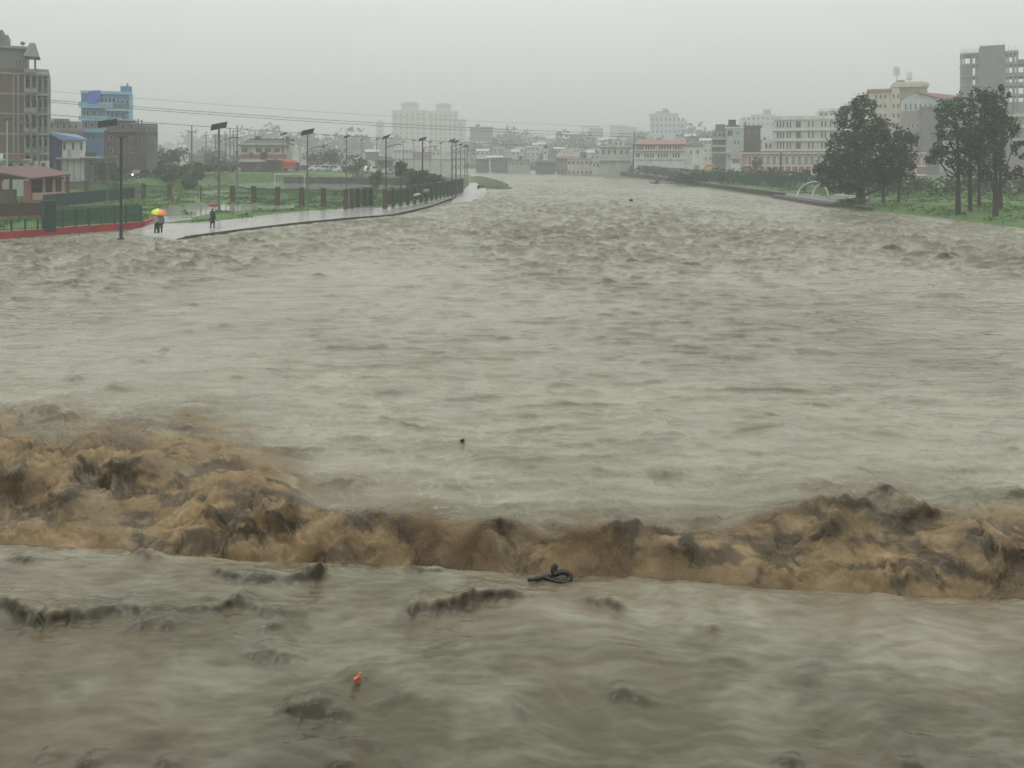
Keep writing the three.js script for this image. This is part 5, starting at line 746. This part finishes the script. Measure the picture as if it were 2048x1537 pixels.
// ---------- lamps ----------
function solarLamp(px, yt, d, label, o = {}) {
  const x = (px - 1024) * d / FOCAL, base = landH(x, -d), H = EYE - (yt - HORIZON) * d / FOCAL - base, t = thing('solar_lamp', label, 'street lamp', V(x, base, -d), 0, o.group), m = o.m ?? C.pole, r = o.r ?? 0.09;
  new MB().bar(V(0, -0.3, 0), V(0, H - 0.15, 0), r * 1.25, r * 0.85, 10).build('pole', m, t); new MB().bar(V(0, 0, 0), V(0, 0.35, 0), r * 2.2, r * 1.8, 10).build('base', C.concreteDark, t);
  const w = (o.w ?? 1.75) * 0.9, tilt = (o.tilt ?? 0.42) * 0.35, pg = new THREE.Group(); pg.name = 'solar_panel'; pg.position.set(0, H, 0); pg.rotation.set(-0.6, o.turn ?? 0.5, 0.12, 'YXZ'); const sub = (nm, mm, fn) => { const b = new MB(); fn(b); const k = new THREE.Mesh(b.geo(), mm); k.name = nm; k.rotation.z = tilt; pg.add(shade(k)); };
  sub('frame', C.steel, (b) => b.box(0, 0, 0, w, 0.06, w * 0.62)); sub('cells', C.solar, (b) => { for (let i = 0; i < 4; i++) for (let j = 0; j < 2; j++) b.box((i - 1.5) * w * 0.235, 0.034, (j - 0.5) * w * 0.29, w * 0.22, 0.012, w * 0.27); }); t.add(pg);
  const ah = o.arm ?? 0.78; if (ah) { const y = H * ah, L = o.L ?? 1.9; new MB().tube([V(0, y, 0), V(L * 0.3, y + L * 0.14, 0.1), V(L * 0.7, y + L * 0.22, 0.25)], 0.045, 6, 10).build('arm', m, t); new MB().box(L * 0.92, y + L * 0.24, 0.32, L * 0.5, 0.09, 0.24, -0.25).build('lamp_head', C.steel, t); }
  return t;
}
solarLamp(438, 252, 84, 'large solar street lamp with broad panel, standing left of the goal', { w: 1.9, r: 0.12, arm: 0.81, L: 2.1 }); solarLamp(615, 264, 89, 'solar street lamp with dark panel standing by the brick pillar fence right of the goal', { w: 1.7, r: 0.085, arm: 0.76, L: 1.8 });
solarLamp(215, 246, 84, 'solar street lamp with grey pole behind the dark bare lamp post', { w: 2.1, r: 0.08, m: C.pole, tilt: 0.32, arm: 0 }); solarLamp(14, 239, 112, 'pale solar lamp before the tall brick block', { w: 1.4, m: C.polePale, arm: 0, tilt: 0.5, r: 0.1 });
solarLamp(693, 273, 128, 'solar street lamp left of the white van', { w: 1.1, arm: 0 }); solarLamp(567, 268, 178, 'solar lamp rising behind the cream house', { w: 1.7, arm: 0 }); solarLamp(724, 279, 170, 'small hazy solar lamp behind the dark tree', { w: 0.9, arm: 0 });
solarLamp(772, 274, 104, 'dark solar lamp with long arm before the open hut', { w: 1.25, tilt: 0.75, m: C.poleDark, L: 1.9, arm: 0.83 }); solarLamp(845, 278, 108, 'dark solar lamp with long arm before the compound wall', { w: 1.3, m: C.poleDark, L: 1.9, arm: 0.83, r: 0.1 });
solarLamp(904, 281, 117, 'leftmost of the clustered dark solar lamps at the fence end', { w: 1.2, m: C.poleDark, arm: 0 }); solarLamp(912, 283, 122, 'second of the clustered dark solar lamps, with arm', { w: 1.1, m: C.poleDark, L: 1.7, arm: 0.85 }); solarLamp(921.5, 289, 140, 'third of the clustered dark solar lamps', { w: 0.9, m: C.pole, arm: 0 }); solarLamp(930, 291, 150, 'fourth of the clustered dark solar lamps', { w: 0.9, m: C.pole, arm: 0 }); solarLamp(934.5, 292, 165, 'rightmost of the clustered dark solar lamps, with arm', { w: 0.9, m: C.pole, L: 1.4, arm: 0.85 });
for (const [px, yt, d, l] of [[754, 278, 190, 'thin hazy lamp post left of the open hut'], [807, 283, 200, 'thin hazy lamp post right of the open hut'], [828, 281, 200, 'thin hazy lamp post left of the twin towers gap'], [860, 284, 190, 'thin hazy lamp post before the right twin tower'], [882, 286, 185, 'thin hazy lamp post left of the clustered lamps']]) solarLamp(px, yt, d, l, { w: 1.0, arm: 0, r: 0.08 });
{ // dark bare lamp post by the water
  const p = onG(242, 479, 0.05), s = -p.z / FOCAL, H = 204 * s, t = thing('lamp_post', 'dark lamp post standing alone in the water before the railing', 'lamp post', p); new MB().bar(V(0, -0.6, 0), V(0, H, 0), 0.115, 0.09, 12).build('pole', C.poleDark, t); new MB().box(0, 0.05, 0, 0.36, 0.1, 0.36).build('base', C.poleDark, t); new MB().bar(V(0.25, H - 0.02, 0), V(-0.9, H - 0.3, 0.1), 0.03, 0.025, 6).build('arm', C.pole, t); new MB().box(0.02, H + 0.03, 0, 0.5, 0.07, 0.2).build('lamp_head', C.poleDark, t);
}
// ---------- vehicles ----------
function vehicle(name, label, category, pos, turn, o) {
  const t = thing(name, label, category, pos, turn, o.group), L = o.L, Hh = o.H, W = o.W, pr = o.profile.map(([a, b]) => [a * L, b * Hh]);
  new MB().profile(pr, -W / 2, W / 2).build('body', o.paint, t);
  for (const sx of [-1, 1]) { const b = new MB(); for (const q of o.glass) b.profile(q.map(([a, c]) => [a * L, c * Hh]), sx * (W / 2 + 0.005) - 0.012, sx * (W / 2 + 0.005) + 0.012); b.build('side_window', C.pane, t); }
  const ends = o.ends ?? []; for (const [nm, x0, y0, x1, y1, m] of ends) { const a = V(x0 * L, y0 * Hh, 0), b = V(x1 * L, y1 * Hh, 0), n = V(b.y - a.y, -(b.x - a.x), 0).normalize().multiplyScalar(0.012); new MB().quadMesh([[a.x + n.x, a.y + n.y, -W * 0.43], [b.x + n.x, b.y + n.y, -W * 0.4], [b.x + n.x, b.y + n.y, W * 0.4], [a.x + n.x, a.y + n.y, W * 0.43]], [[0, 1, 2, 3]]).build(nm, m ?? C.pane, t); }
  for (const x of o.wheels) for (const s of [-1, 1]) { const w = new THREE.Mesh(new THREE.CylinderGeometry(o.r, o.r, 0.22, 16).rotateX(Math.PI / 2), C.tyre); w.name = 'wheel'; w.position.set(x * L, o.r, s * (W / 2 - 0.08)); const rim = new THREE.Mesh(new THREE.CylinderGeometry(o.r * 0.58, o.r * 0.58, 0.24, 12).rotateX(Math.PI / 2), C.frame); rim.name = 'rim'; w.add(rim); t.add(shade(w)); }
  for (const s of [-1, 1]) new MB().box(-0.5 * L, 0.42 * Hh, s * W * 0.34, 0.05, 0.14, 0.3).build('headlight', C.frame, t);
  return t;
}
const carShape = { L: 4.2, H: 1.5, W: 1.7, r: 0.31, wheels: [-0.31, 0.3], profile: [[-0.5, 0.16], [0.5, 0.16], [0.5, 0.55], [0.44, 0.62], [0.3, 0.98], [-0.08, 1], [-0.23, 0.63], [-0.48, 0.52]], glass: [[[-0.18, 0.65], [-0.07, 0.94], [0.08, 0.94], [0.08, 0.65]], [[0.11, 0.65], [0.11, 0.94], [0.27, 0.92], [0.38, 0.65]]], ends: [['windscreen', -0.22, 0.65, -0.09, 0.97], ['rear_window', 0.305, 0.95, 0.425, 0.66]] };
const vanShape = { L: 4.6, H: 2.0, W: 1.8, r: 0.33, wheels: [-0.32, 0.32], profile: [[-0.5, 0.14], [0.5, 0.14], [0.5, 0.95], [0.46, 1], [-0.3, 1], [-0.42, 0.6], [-0.5, 0.5]], glass: [[[-0.36, 0.62], [-0.28, 0.92], [-0.12, 0.92], [-0.12, 0.62]], [[-0.08, 0.62], [-0.08, 0.92], [0.18, 0.92], [0.18, 0.62]], [[0.22, 0.62], [0.22, 0.92], [0.45, 0.92], [0.45, 0.62]]], ends: [['windscreen', -0.415, 0.62, -0.31, 0.97], ['rear_window', 0.5, 0.92, 0.5, 0.6]] };
const paints = { white: mat(0.7, 0.71, 0.7, { roughness: 0.3, plain: 1 }), silver: mat(0.4, 0.41, 0.42, { roughness: 0.3, plain: 1 }), dark: mat(0.06, 0.065, 0.07, { roughness: 0.3, plain: 1 }), red: mat(0.62, 0.07, 0.04, { roughness: 0.35 }), orange: mat(0.75, 0.3, 0.12, { roughness: 0.4 }) };
const rowCars = [[632, 344, 'white', 0.4, 'white car at the left end of the parked row'], [645, 346, 'white', 0.5, 'second white car from the left in the parked row'], [657, 345, 'silver', 2.8, 'silver car in the middle of the parked row'], [664, 347, 'white', 0.2, 'long white car in the middle of the parked row'], [678, 348, 'white', 1.2, 'white car at the right end of the parked row, seen from the front'], [606, 344, 'dark', 0.3, 'dark car just right of the red truck'], [774, 344, 'silver', 1.0, 'silver car under the open hut right of the white van'], [700, 344, 'dark', 0.2, 'dark car under the tree beside the parked row']];
for (const [px, py, c, turn, label] of rowCars) { const d = 200, x = (px - 1024) * d / FOCAL; vehicle('parked_car', label, 'car', V(x, Math.max(landH(x, -d), 1.75), -d), turn, { ...carShape, paint: paints[c], group: 'cars parked beyond the boundary wall' }); }
{ const d = 198, x = (742 - 1024) * d / FOCAL; vehicle('parked_van', 'white van parked left of the open hut', 'van', V(x, Math.max(landH(x, -d), 1.75), -d), 1.35, { ...vanShape, paint: paints.white }); }
{ // red truck
  const d = 192, x = (579 - 1024) * d / FOCAL, y = Math.max(landH(x, -d), 1.7), t = thing('red_truck', 'red and orange truck with box body parked beside the brick hut', 'truck', V(x, y, -d), 0.12); new MB().box(0, 1.75, 0, 3.1, 1.6, 2).build('box_body', paints.red, t); new MB().box(0, 2.64, 0, 3.14, 0.5, 2.04).build('canopy', paints.orange, t); new MB().profile([[1.6, 0.5], [2.6, 0.5], [2.6, 1.4], [2.4, 2.3], [1.6, 2.3]], -0.9, 0.9).build('cab', paints.dark, t); new MB().box(0.3, 0.72, 0, 4.2, 0.22, 1.1).build('chassis', C.steel, t); new MB().box(-0.1, 0.95, 1.01, 2.2, 0.25, 0.06).build('side_board', paints.orange, t);
  for (const wx of [-1.0, 1.9]) for (const s of [-1, 1]) { const w = new THREE.Mesh(new THREE.CylinderGeometry(0.42, 0.42, 0.28, 16).rotateX(Math.PI / 2), C.tyre); w.name = 'wheel'; w.position.set(wx, 0.42, s * 0.8); t.add(shade(w)); }
}
function lit(px, py, d, label, shape, paint, k) { // vehicle with one headlight on
  const p = at(px, py, d), x = p.x + 0.5, y = Math.max(landH(x, -d), p.y - 0.75), t = vehicle('lit_vehicle', label, shape === vanShape ? 'van' : 'car', V(x, y, -d - 2.1), 1.35, { ...shape, paint }), g = new THREE.MeshStandardMaterial({ color: 0x000000, emissive: new THREE.Color(1, 0.98, 1), emissiveIntensity: k }); const m = new MB().add(new THREE.SphereGeometry(0.1, 12, 8)).build('headlight', g, t, 'headlight switched on'); m.position.set(-0.5 * shape.L - 0.06, 0.45 * shape.H, 0.45); const l = new THREE.SpotLight(new THREE.Color(1, 0.97, 0.95), 60, 0, 0.5, 0.6); l.castShadow = true; l.shadow.radius = 5; t.updateMatrixWorld(true); const w = m.getWorldPosition(V(0, 0, 0)); l.position.copy(w).add(V(0, 0, 0.2)); l.target.position.set(w.x * 0.6, w.y - 2, w.z + 25); scene.add(l, l.target);
}
lit(260, 355.5, 134, 'grey car with one bright headlight on, before the brick house', carShape, paints.dark, 9); lit(143, 319, 131, 'dark van with a small headlight on, before the white house', vanShape, paints.dark, 7);
{ // excavator on the right bank
  const d = 182, p = onLand(1402, d), t = thing('excavator', 'orange excavator behind the mesh fence below the long white building', 'excavator', p.setY(p.y + 0.9), -0.3), m = mat(0.62, 0.3, 0.06, { roughness: 0.5 }); new MB().box(0, 0.4, 0.9, 3.2, 0.75, 0.5).build('track', C.tyre, t); new MB().box(0, 0.4, -0.9, 3.2, 0.75, 0.5).build('track', C.tyre, t); new MB().box(-0.2, 1.35, 0, 2.8, 1.1, 2.1).build('body', m, t); new MB().box(-0.9, 2.25, 0.5, 1.1, 1.1, 1.0).build('cab', mat(0.2, 0.3, 0.28), t); new MB().tube([V(0.6, 1.7, -0.3), V(1.4, 2.9, -0.3), V(2.4, 2.9, -0.3)], 0.3, 6, 14).build('boom', m, t); new MB().bar(V(2.4, 2.95, -0.3), V(3.4, 1.9, -0.3), 0.2, 0.14, 6).build('arm', m, t); new MB().box(3.6, 1.95, -0.3, 0.6, 0.55, 0.8, 0.3).build('bucket', C.steel, t);
}
// ---------- people ----------
// one continuous body: bones [joint a, joint b, radius a, radius b], meshed from their smooth union
function bodyGeo(bones, lo, hi, n = 96, blend = 0.045) {
  const size = Math.max(hi[0] - lo[0], hi[1] - lo[1], hi[2] - lo[2]), c = lo.map((v, i) => (v + hi[i]) / 2), mc = new MarchingCubes(n, new THREE.MeshBasicMaterial(), false, false, 300000); mc.isolation = 0;
  for (let k = 0; k < n; k++) for (let j = 0; j < n; j++) for (let i = 0; i < n; i++) {
    const q = V(((i - n / 2) / (n / 2)) * size / 2 + c[0], ((j - n / 2) / (n / 2)) * size / 2 + c[1], ((k - n / 2) / (n / 2)) * size / 2 + c[2]); let s = 0;
    for (const [a, b, ra, rb] of bones) { const ab = [b[0] - a[0], b[1] - a[1], b[2] - a[2]], l2 = ab[0] ** 2 + ab[1] ** 2 + ab[2] ** 2, t = clamp(((q.x - a[0]) * ab[0] + (q.y - a[1]) * ab[1] + (q.z - a[2]) * ab[2]) / (l2 || 1), 0, 1), d = Math.hypot(q.x - a[0] - t * ab[0], q.y - a[1] - t * ab[1], q.z - a[2] - t * ab[2]) - lerp(ra, rb, t); s += Math.exp(-d / blend * 2); }
    mc.field[i + j * n + k * n * n] = Math.log(Math.max(s, 1e-30)) * blend / 2;
  }
  mc.update(); const g = new THREE.BufferGeometry(), m = mc.count, p = mc.positionArray.slice(0, m * 3), nn = mc.normalArray.slice(0, m * 3);
  for (let i = 0; i < m; i++) for (let k = 0; k < 3; k++) p[3 * i + k] = p[3 * i + k] * size / 2 + c[k];
  g.setAttribute('position', new THREE.BufferAttribute(p, 3)); g.setAttribute('normal', new THREE.BufferAttribute(nn, 3)); return g;
}
function person(label, pos, turn, o) {
  const t = thing('person', label, 'person', pos, turn), h = (o.h ?? 1.68) / 1.68, st = o.stride ?? 0.1, hand = o.hand ?? [0.14, 1.22, 0.3];
  const sc = (b) => b.map(([a, c, ra, rb]) => [a.map((v) => v * h), c.map((v) => v * h), ra * h, rb * h]);
  const torso = [[[0, 0.93, 0], [0, 1.18, 0.01], 0.135, 0.13], [[0, 1.18, 0.01], [0, 1.36, 0], 0.14, 0.12], [[-0.15, 1.38, 0], [0.15, 1.38, 0], 0.07, 0.07], [[0, 1.4, 0], [0, 1.5, 0.01], 0.055, 0.052]];
  const legs = [[[-0.09, 0.9, 0], [-0.1, 0.48, st * 0.5], 0.09, 0.062], [[-0.1, 0.48, st * 0.5], [-0.1, 0.08, st * 0.4], 0.06, 0.042], [[0.09, 0.9, 0], [0.1, 0.48, -st * 0.2], 0.09, 0.062], [[0.1, 0.48, -st * 0.2], [0.1, 0.08, -st], 0.06, 0.042], [[-0.1, 0.045, st * 0.35], [-0.11, 0.035, st * 0.4 + 0.15], 0.042, 0.032], [[0.1, 0.045, -st], [0.11, 0.035, -st + 0.15], 0.042, 0.032]];
  const head = [[[0, 1.585, 0.015], [0, 1.62, 0.01], 0.088, 0.088], [[0, 1.54, 0.05], [0, 1.55, 0.055], 0.05, 0.05], [[0, 1.575, 0.1], [0, 1.56, 0.112], 0.016, 0.018], [[-0.088, 1.575, 0], [-0.09, 1.6, 0], 0.016, 0.016], [[0.088, 1.575, 0], [0.09, 1.6, 0], 0.016, 0.016]];
  const el = [hand[0] * 0.5 + 0.14, 1.1, hand[2] * 0.35], up = [[0.17, 1.36, 0], el, 0.05, 0.04], fore = [el, hand, 0.038, 0.028], l2 = o.left ?? [-0.25, 0.86, 0.06], el2 = [-0.25, 1.1, -0.03], up2 = [[-0.17, 1.36, 0], el2, 0.05, 0.04], fore2 = [el2, l2, 0.038, 0.028];
  const fingers = (p, s, grip) => { const out = [[p, [p[0], p[1] + (grip ? 0.05 : -0.06), p[2] + 0.015], 0.028, 0.03]]; for (let i = 0; i < 4; i++) { const y = grip ? 0.015 + i * 0.019 : -0.085, b = [p[0] + s * 0.022 * (grip ? 1 : 0) + (grip ? 0 : (i - 1.5) * 0.016), p[1] + y, p[2] + 0.03]; out.push([b, grip ? [b[0] - s * 0.05, b[1], b[2] + 0.022 - 0.004 * i] : [b[0], b[1] - 0.065 + Math.abs(i - 1.5) * 0.01, b[2] + 0.012], 0.0095, 0.0085]); } out.push([[p[0] - s * 0.02, p[1] + (grip ? 0.03 : -0.03), p[2]], [p[0] - s * 0.035, p[1] + (grip ? 0.07 : -0.075), p[2] + 0.03], 0.011, 0.009]); return out; };
  const all = sc([...torso, ...legs, ...head, up, fore, up2, fore2, ...fingers(hand, 1, true), ...fingers(l2, -1, false)]), skin = mat(0.27, 0.15, 0.095, { plain: 1, roughness: 0.6 });
  const body = new THREE.Mesh(bodyGeo(all, [-0.55, 0, -0.45], [0.55, 1.76 * h, 0.55], 76, 0.03), skin); body.name = 'body'; t.add(shade(body));
  const cloth = (name, bones, grow, m) => { const b = sc(bones).map(([a, c, ra, rb]) => [a, c, ra + grow, rb + grow]), g = bodyGeo(b, [-0.55, 0, -0.55], [0.55, 1.7 * h, 0.55], 48, 0.035), k = new THREE.Mesh(g, m); k.name = name; body.add(shade(k)); };
  const cut = (b, f) => [b[0], b[0].map((v, i) => lerp(v, b[1][i], f)), b[2], lerp(b[2], b[3], f)];
  cloth('jacket', [...torso.slice(0, 3), up, cut(fore, 0.85), up2, cut(fore2, 0.85), ...(o.coat ? [[[0, 0.95, 0], [0, o.coat, 0], 0.15, 0.17]] : [])], 0.022, o.top); cloth('trousers', [legs[0], cut(legs[1], 0.9), legs[2], cut(legs[3], 0.9), [[0, 0.93, 0], [0, 0.98, 0], 0.125, 0.125]], 0.014, o.bottom);
  cloth('shoe', [legs[4]], 0.012, C.tyre); cloth('shoe', [legs[5]], 0.012, C.tyre); cloth('hair', [[[0, 1.63, -0.015], [0, 1.65, -0.01], 0.088, 0.086], ...(o.hair ? [[[0, 1.6, -0.06], [0, 1.42, -0.09], 0.07, 0.05]] : [])], 0.012, mat(0.012, 0.01, 0.01, { plain: 1 }));
  const eg = new THREE.SphereGeometry(0.012 * h, 8, 6), mk = (n, x, y, z, s, m) => { const e = new THREE.Mesh(eg, m); e.name = n; e.position.set(x * h, y * h, z * h); e.scale.set(...s); body.add(e); }; mk('eye', -0.034, 1.6, 0.086, [1, 0.7, 0.6], C.dark); mk('eye', 0.034, 1.6, 0.086, [1, 0.7, 0.6], C.dark); mk('mouth', 0, 1.528, 0.102, [1.9, 0.45, 0.5], mat(0.2, 0.07, 0.06, { plain: 1 }));
  return { t, hand: V(...hand.map((v) => v * h)).applyAxisAngle(V(0, 1, 0), turn).add(pos) };
}
// umbrella: eight gores, ribs, shaft and handle; held at the hand
function umbrella(label, hand, tip, r, cols, o = {}) {
  const t = thing('umbrella', label, 'umbrella', hand), up = tip.clone().sub(hand), L = up.length(), q = new THREE.Quaternion().setFromUnitVectors(V(0, 1, 0), up.normalize()), g = new THREE.Group(); t.quaternion.copy(q).multiply(new THREE.Quaternion().setFromAxisAngle(V(0, 1, 0), o.spin ?? 0));
  const n = 8, rise = r * 0.46; for (let i = 0; i < n; i++) { const v = [], f = [], m = 6; for (let a = 0; a <= 4; a++) for (let k = 0; k <= m; k++) { const u = k / m, an = (i + a / 4) / n * Math.PI * 2, sag = 1 - 0.1 * Math.sin(a / 4 * Math.PI) * u, rad = r * Math.sin(u * 1.25) / Math.sin(1.25) * sag; v.push([Math.cos(an) * rad, L - rise * (1 - Math.cos(u * 1.25)) / (1 - Math.cos(1.25)), Math.sin(an) * rad]); if (a < 4 && k < m) { const z = a * (m + 1) + k; f.push([z, z + 1, z + m + 2, z + m + 1]); } } const b = new MB().quadMesh(v, f); b.build('canopy', mat(...cols[i % cols.length], { plain: 1, side: THREE.DoubleSide, roughness: 0.55 }), t); }
  for (let i = 0; i < n; i++) { const an = i / n * Math.PI * 2; new MB().tube([V(0, L - 0.02, 0), V(Math.cos(an) * r * 0.62, L - rise * 0.36, Math.sin(an) * r * 0.62), V(Math.cos(an) * r, L - rise - 0.01, Math.sin(an) * r)], 0.006, 4, 8).build('rib', C.steel, t); }
  new MB().bar(V(0, -0.1, 0), V(0, L + 0.06, 0), 0.009, 0.007, 6).build('shaft', C.steel, t); new MB().tube([V(0, 0.08, 0), V(0, -0.12, 0), V(0.03, -0.17, 0), V(0.06, -0.13, 0)], 0.014, 6, 10).build('handle', C.tyre, t);
}
{
  const a = onG(313, 467, 0.206), b = onG(320.5, 467, 0.206), p1 = person('person in pinkish white jacket and dark trousers sharing the rainbow umbrella, left one', a, 2.6, { h: 1.66, top: mat(0.48, 0.38, 0.35, { plain: 1 }), bottom: mat(0.02, 0.02, 0.024, { plain: 1 }), hair: 1, hand: [0.02, 1.24, 0.24] });
  person('person in grey jacket and dark trousers sharing the rainbow umbrella, right one', b, -2.7, { h: 1.68, top: mat(0.2, 0.19, 0.19, { plain: 1 }), bottom: mat(0.022, 0.024, 0.034, { plain: 1 }), stride: 0.16, hand: [0.1, 1.2, 0.26] });
  umbrella('large rainbow umbrella with yellow and orange gores held by the pair on the wet pavement', p1.hand, at(319, 418.5, -a.z), 0.62, [[0.7, 0.2, 0.12], [0.78, 0.3, 0.08], [0.72, 0.62, 0.03], [0.42, 0.66, 0.05], [0.36, 0.62, 0.05], [0.05, 0.04, 0.25], [0.02, 0.12, 0.12], [0.4, 0.06, 0.05]], { spin: 0.1 });
  const c = onG(425, 456, 0.206), p2 = person('person in long dark coat under a dull red umbrella on the wet pavement', c, 2.9, { h: 1.66, top: mat(0.035, 0.038, 0.04, { plain: 1 }), bottom: mat(0.02, 0.022, 0.024, { plain: 1 }), coat: 0.62, stride: 0.14 }); umbrella('dull red umbrella over the person in the long dark coat', p2.hand, at(426.5, 404.5, -c.z), 0.5, [[0.17, 0.052, 0.042], [0.14, 0.045, 0.04]]);
  const d = onG(830, 411, 0.206), p3 = person('dark clothed person bending under a grey umbrella beside the mesh fence', d, 1.2, { h: 1.5, top: mat(0.05, 0.05, 0.05, { plain: 1 }), bottom: mat(0.03, 0.03, 0.03, { plain: 1 }), stride: 0.3 }); umbrella('pale grey umbrella over the bending person by the mesh fence', p3.hand, at(833, 386.5, -d.z), 0.55, [[0.3, 0.3, 0.31], [0.26, 0.26, 0.27]]);
  const e = onG(852, 408, 0.206), p4 = person('dark clothed person with dark umbrella walking near the fence, farther right', e, 2.5, { h: 1.66, top: mat(0.03, 0.03, 0.035, { plain: 1 }), bottom: mat(0.05, 0.05, 0.055, { plain: 1 }), stride: 0.22 }); umbrella('dark umbrella over the walking person near the fence', p4.hand, at(852, 379, -e.z), 0.5, [[0.09, 0.09, 0.1], [0.11, 0.1, 0.1]]);
  const fz = -150, fx = (957 - 1024) * 150 / FOCAL; person('tiny dark clothed person standing on the grassy spit', V(fx, landH(fx, fz), fz), 0.4, { h: 1.7, top: mat(0.03, 0.03, 0.03, { plain: 1 }), bottom: mat(0.03, 0.03, 0.03, { plain: 1 }) });
}
// ---------- things carried by the flood ----------
{
  const p = onG(1098, 1158, 0.36), s = -p.z / FOCAL, t = thing('drift_log', 'black forked driftwood log lodged on the weir lip', 'log', p), wet = mat(0.008, 0.008, 0.007, { roughness: 0.35 }), q = (x, y, z = 0) => V((x - 1098) * s, (1158 - y) * s, z);
  const limb = (pts, r0, r1, name) => { const c = new THREE.CatmullRomCurve3(pts), b = new MB(), n = 14; for (let i = 0; i < n; i++) { const u = i / n, k = 1 + 0.22 * noise(u * 9, r0 * 50); b.bar(c.getPoint(u), c.getPoint(Math.min(1, u + 1.08 / n)), lerp(r0, r1, u) * k, lerp(r0, r1, u + 1 / n) * k, 9); } b.build(name, wet, t); };
  limb([q(1056, 1152, 0.1), q(1075, 1153, 0.05), q(1098, 1151), q(1112, 1148), q(1124, 1147, -0.05)], 0.026, 0.045, 'trunk'); limb([q(1090, 1153, 0.03), q(1112, 1158, 0.06), q(1132, 1161, 0.04), q(1140, 1157, 0), q(1139, 1150, -0.03), q(1124, 1147, -0.05)], 0.034, 0.045, 'root'); limb([q(1110, 1148), q(1108, 1140, -0.02), q(1112, 1131, -0.03)], 0.06, 0.035, 'stump');
  const chunk = (px, py, y, w, h, m, name, label, cat) => { const c = onG(px, py, y), k = -c.z / FOCAL, g = new THREE.DodecahedronGeometry(1, 1), a = g.attributes.position; for (let i = 0; i < a.count; i++) { const r = 1 + 0.28 * noise(a.getX(i) * 2.3 + px, a.getY(i) * 2.3, a.getZ(i) * 2.3); a.setXYZ(i, a.getX(i) * r * w * k / 2, a.getY(i) * r * h * k / 2, a.getZ(i) * r * w * k / 2.6); } g.computeVertexNormals(); const o = new THREE.Mesh(g, m); o.name = numbered(name); o.position.copy(c).add(V(0, h * k * 0.3, 0)); scene.add(shade(o)); tag(o, label, cat); };
  { const c = onG(715, 1365, 0.36), k = -c.z / FOCAL, o = thing('plastic_container', 'small orange plastic container floating on the smooth water', 'container', c.setY(0.38), 0.5), m = mat(0.5, 0.1, 0.06, { plain: 1, roughness: 0.5 }); const b = new MB().box(0, 0.02, 0, 12 * k, 0.05, 7 * k); b.build('body', m, o); new MB().bar(V(5.5 * k, 0.05, 0), V(9.5 * k, 0.075, 0), 0.014, 0.012, 10).build('cap', mat(0.55, 0.22, 0.15, { plain: 1 }), o); o.rotation.z = 0.25; }
  chunk(1262, 402, 0.1, 9, 6, wet, 'drifting_stump', 'small dark stump drifting in the far middle of the river', 'stump'); chunk(925, 883, 0.12, 10, 7, wet, 'drifting_clod', 'small dark clod drifting in the foam below the weir', 'clod'); chunk(872, 1019, 0.3, 7, 6, C.white, 'white_scrap', 'tiny white scrap of rubbish in the brown breaking wave', 'rubbish');
}
renderer.render(scene, camera);
